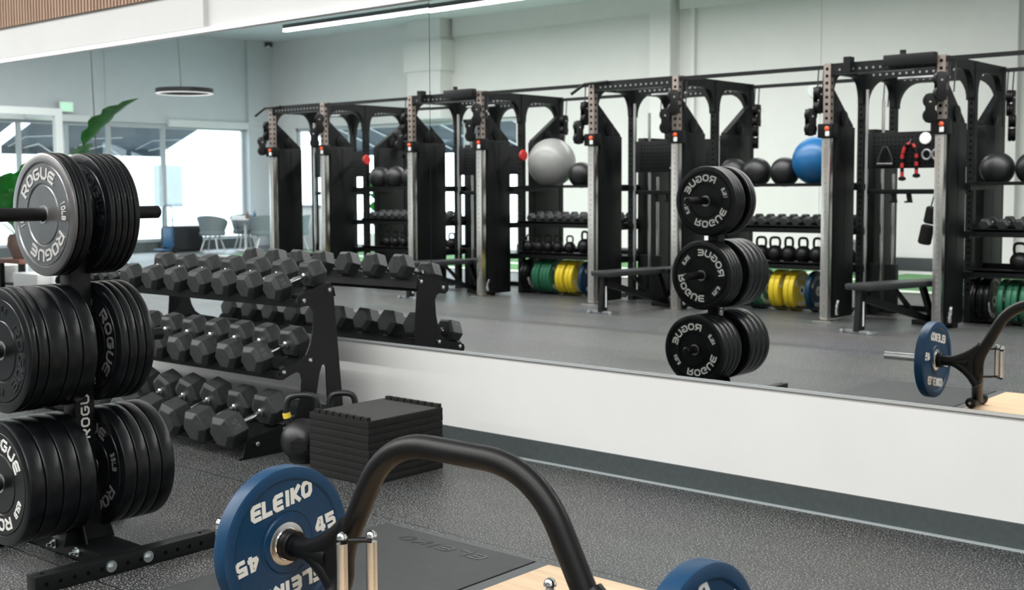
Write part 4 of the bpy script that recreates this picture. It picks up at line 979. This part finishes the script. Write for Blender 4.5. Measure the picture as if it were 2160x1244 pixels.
# big-leaved plants in white planter boxes
def big_plant(loc, label, leaves, pot, stems=True):
    t = thing('big_leaf_plant', label, 'potted plant', loc)
    if pot: MB().lathe([(.001, 0), (pot * .6, 0), (pot, pot * .9), (pot * .95, pot * 1.5), (pot * .8, pot * 1.75), (pot * .74, pot * 1.75), (pot * .85, pot * 1.4), (.001, pot * 1.35)], 28).build('pot', 'brown_pot', t)
    o_ = Vector(loc)
    for b_, e_, w in leaves:
        b_, e_ = Vector(b_) - o_, Vector(e_) - o_; m = MB(); m.flat = True; leaf(m, b_, e_, w, bend=.06, fold=.35, notch=.35); lf = m.build('leaf', 'leaf_green', t, 60)
        MB().tube([(0, 0, (pot or .1) * 1.3), (b_.x * .35, b_.y * .35, b_.z * .7), tuple(b_)], [.014, .007], 8, sub=2).build('leaf_stem', 'leaf_green', t)
Yp = -3.4
big_plant((-14.1, Yp, .0), 'tall plant whose large pointed leaf rises above the top plates', [((-13.80, Yp, 1.93), (-12.70, Yp - .1, 2.46), .15), ((-13.9, Yp + .05, 1.7), (-13.25, Yp + .2, 1.93), .10), ((-14.3, Yp, 1.6), (-14.95, Yp - .3, 1.86), .12), ((-14.2, Yp - .1, 1.2), (-14.0, Yp - .7, 1.7), .14)], .22)
big_plant((-15.6, Yp - .1, .46), 'broad-leaved plant in a brown pot at the left edge, partly out of frame', [((-15.85, Yp, 1.05), (-15.45, Yp + .1, 1.62), .26), ((-15.95, Yp, .95), (-16.6, Yp, 1.5), .28), ((-15.85, Yp - .1, .9), (-15.3, Yp - .2, 1.15), .22), ((-15.9, Yp - .1, 1.3), (-15.15, Yp - .2, 1.87), .10), ((-15.7, Yp, 1.1), (-15.1, Yp, 1.45), .2)], .19)
t = thing('plant_stand', 'dark low wooden stand under the brown plant pot', 'stand', (-15.62, Yp - .1, 0))
MB().box(-.32, .32, -.2, .2, .40, .459, bev=.006).build('stand_top', 'terracotta', t)
for sx_ in (-1, 1):
    for sy_ in (-1, 1): MB().box(sx_ * .27 - .03, sx_ * .27 + .03, sy_ * .15 - .03, sy_ * .15 + .03, 0, .40).build('leg', 'satin_black', t, 0)
MB().box(-.24, .24, -.13, .13, .10, .13).build('lower_shelf', 'satin_black', t, 0)
for x0, x1, z, lab in ((-17.4, -16.05, .35, 'pale planter box at the left edge, beside the brown pot'), (-15.25, -14.62, .30, 'small pale planter box seen between the plate tree\'s upper plates')):
    o = MB().box(x0, x1, Yp - .42, Yp + .22, 0, z, bev=.01).build('planter_box', 'white_plastic'); tag(o, lab, 'planter')
t = thing('potted_plant', 'leafy green plant standing before the corner windows, seen through the rigs', 'potted plant', (-19.6, -13.9, 0))
MB().lathe([(.001, 0), (.18, 0), (.24, .4), (.21, .4), (.001, .36)], 24).build('pot', 'white_plastic', t)
m = MB(); m.flat = True
for k in range(34): a = random.uniform(0, 6.28); h_ = random.uniform(.5, 1.5); r_ = random.uniform(.15, .5); leaf(m, (.3 * r_ * math.cos(a), .3 * r_ * math.sin(a), h_), (r_ * math.cos(a), r_ * math.sin(a) * .5, h_ + random.uniform(.05, .3)), .07)
m.build('foliage', 'leaf_green', t, 60); MB().cyl((0, 0, .3), (0, 0, 1.5), .02, 8).build('stem', 'brown_pot', t)

# ================================================================== THE STREET OUTSIDE
struct(MB().box(-75, XL - .2, -45, 25, -.12, -.02).build('street_ground', 'concrete', smooth=0))
struct(MB().box(XL - .2, 10, -45, YB - .2, -.12, -.02).build('sidewalk_ground', 'concrete', smooth=0))
for y0, y1, lab in ((-12.6, -8.4, 'dark fabric awning outside the street windows nearest the corner'), (-8.0, -3.6, 'dark fabric awning outside the entrance windows')):
    t = thing('window_awning', lab, 'awning', (XL - .22, (y0 + y1) / 2, 2.86)); L = (y1 - y0) / 2
    MB().prism([(0, .02), (0, 0), (-1.5, -.50), (-1.5, -.66), (-1.52, -.66), (-1.52, -.48)], -L, L, 'y').build('canvas', 'awning_canvas', t, 0)
    for yy in (-L + .5, 0, L - .5):
        MB().tube([(-.01, yy, -.75), (-.8, yy + .0, -.45), (-1.48, yy, -.52)], .011, 8).build('strut', 'white_plastic', t); MB().tube([(-.01, yy + .02, -.30), (-.9, yy + .25, -.30), (-1.48, yy + .35, -.5)], .008, 8).build('strut', 'white_plastic', t)
t = thing('window_awning', 'blue-grey awning outside the far wall windows, seen through the rigs', 'awning', (-19.6, YB - .22, 2.82))
MB().prism([(0, .02), (0, 0), (-1.5, -.45), (-1.5, -.6), (-1.52, -.6), (-1.52, -.43)], -3.4, 3.4, 'x').build('canvas', 'awning_canvas', t, 0)
for k in range(7): MB().cyl((-3.2 + k * 1.05, -.01, -.02), (-3.2 + k * 1.05, -1.5, -.50), .02, 8).build('rafter', 'white_plastic', t)
m = MB().box(-52, -50, -40, 20, 0, 6); m.mat(1)
for k in range(9):
    y = -36 + k * 6.2; m.box(-50.0, -49.97, y, y + 1.6, .6, 2.6)
tag(m.build('street_building', ['trim_white', 'car_glass'], smooth=30), 'white building with arched windows across the street, nearly lost in glare', 'building')

for x, lab in ((RIGX[2] + W_ + .075, 'red round disc hooked on the third rig\'s middle post'), (RIGX[3] + W_ + .075, 'red round disc hooked on the farthest rig\'s middle post')):
    o = MB().lathe([(.001, -.02), (.065, -.02), (.075, 0), (.065, .02), (.001, .02)], 24, Matrix.Rotation(PI / 2, 4, 'Y')).build('hanging_disc', 'red_accent', loc=(x, RY + DM + .06, 1.80)); tag(o, lab, 'disc')
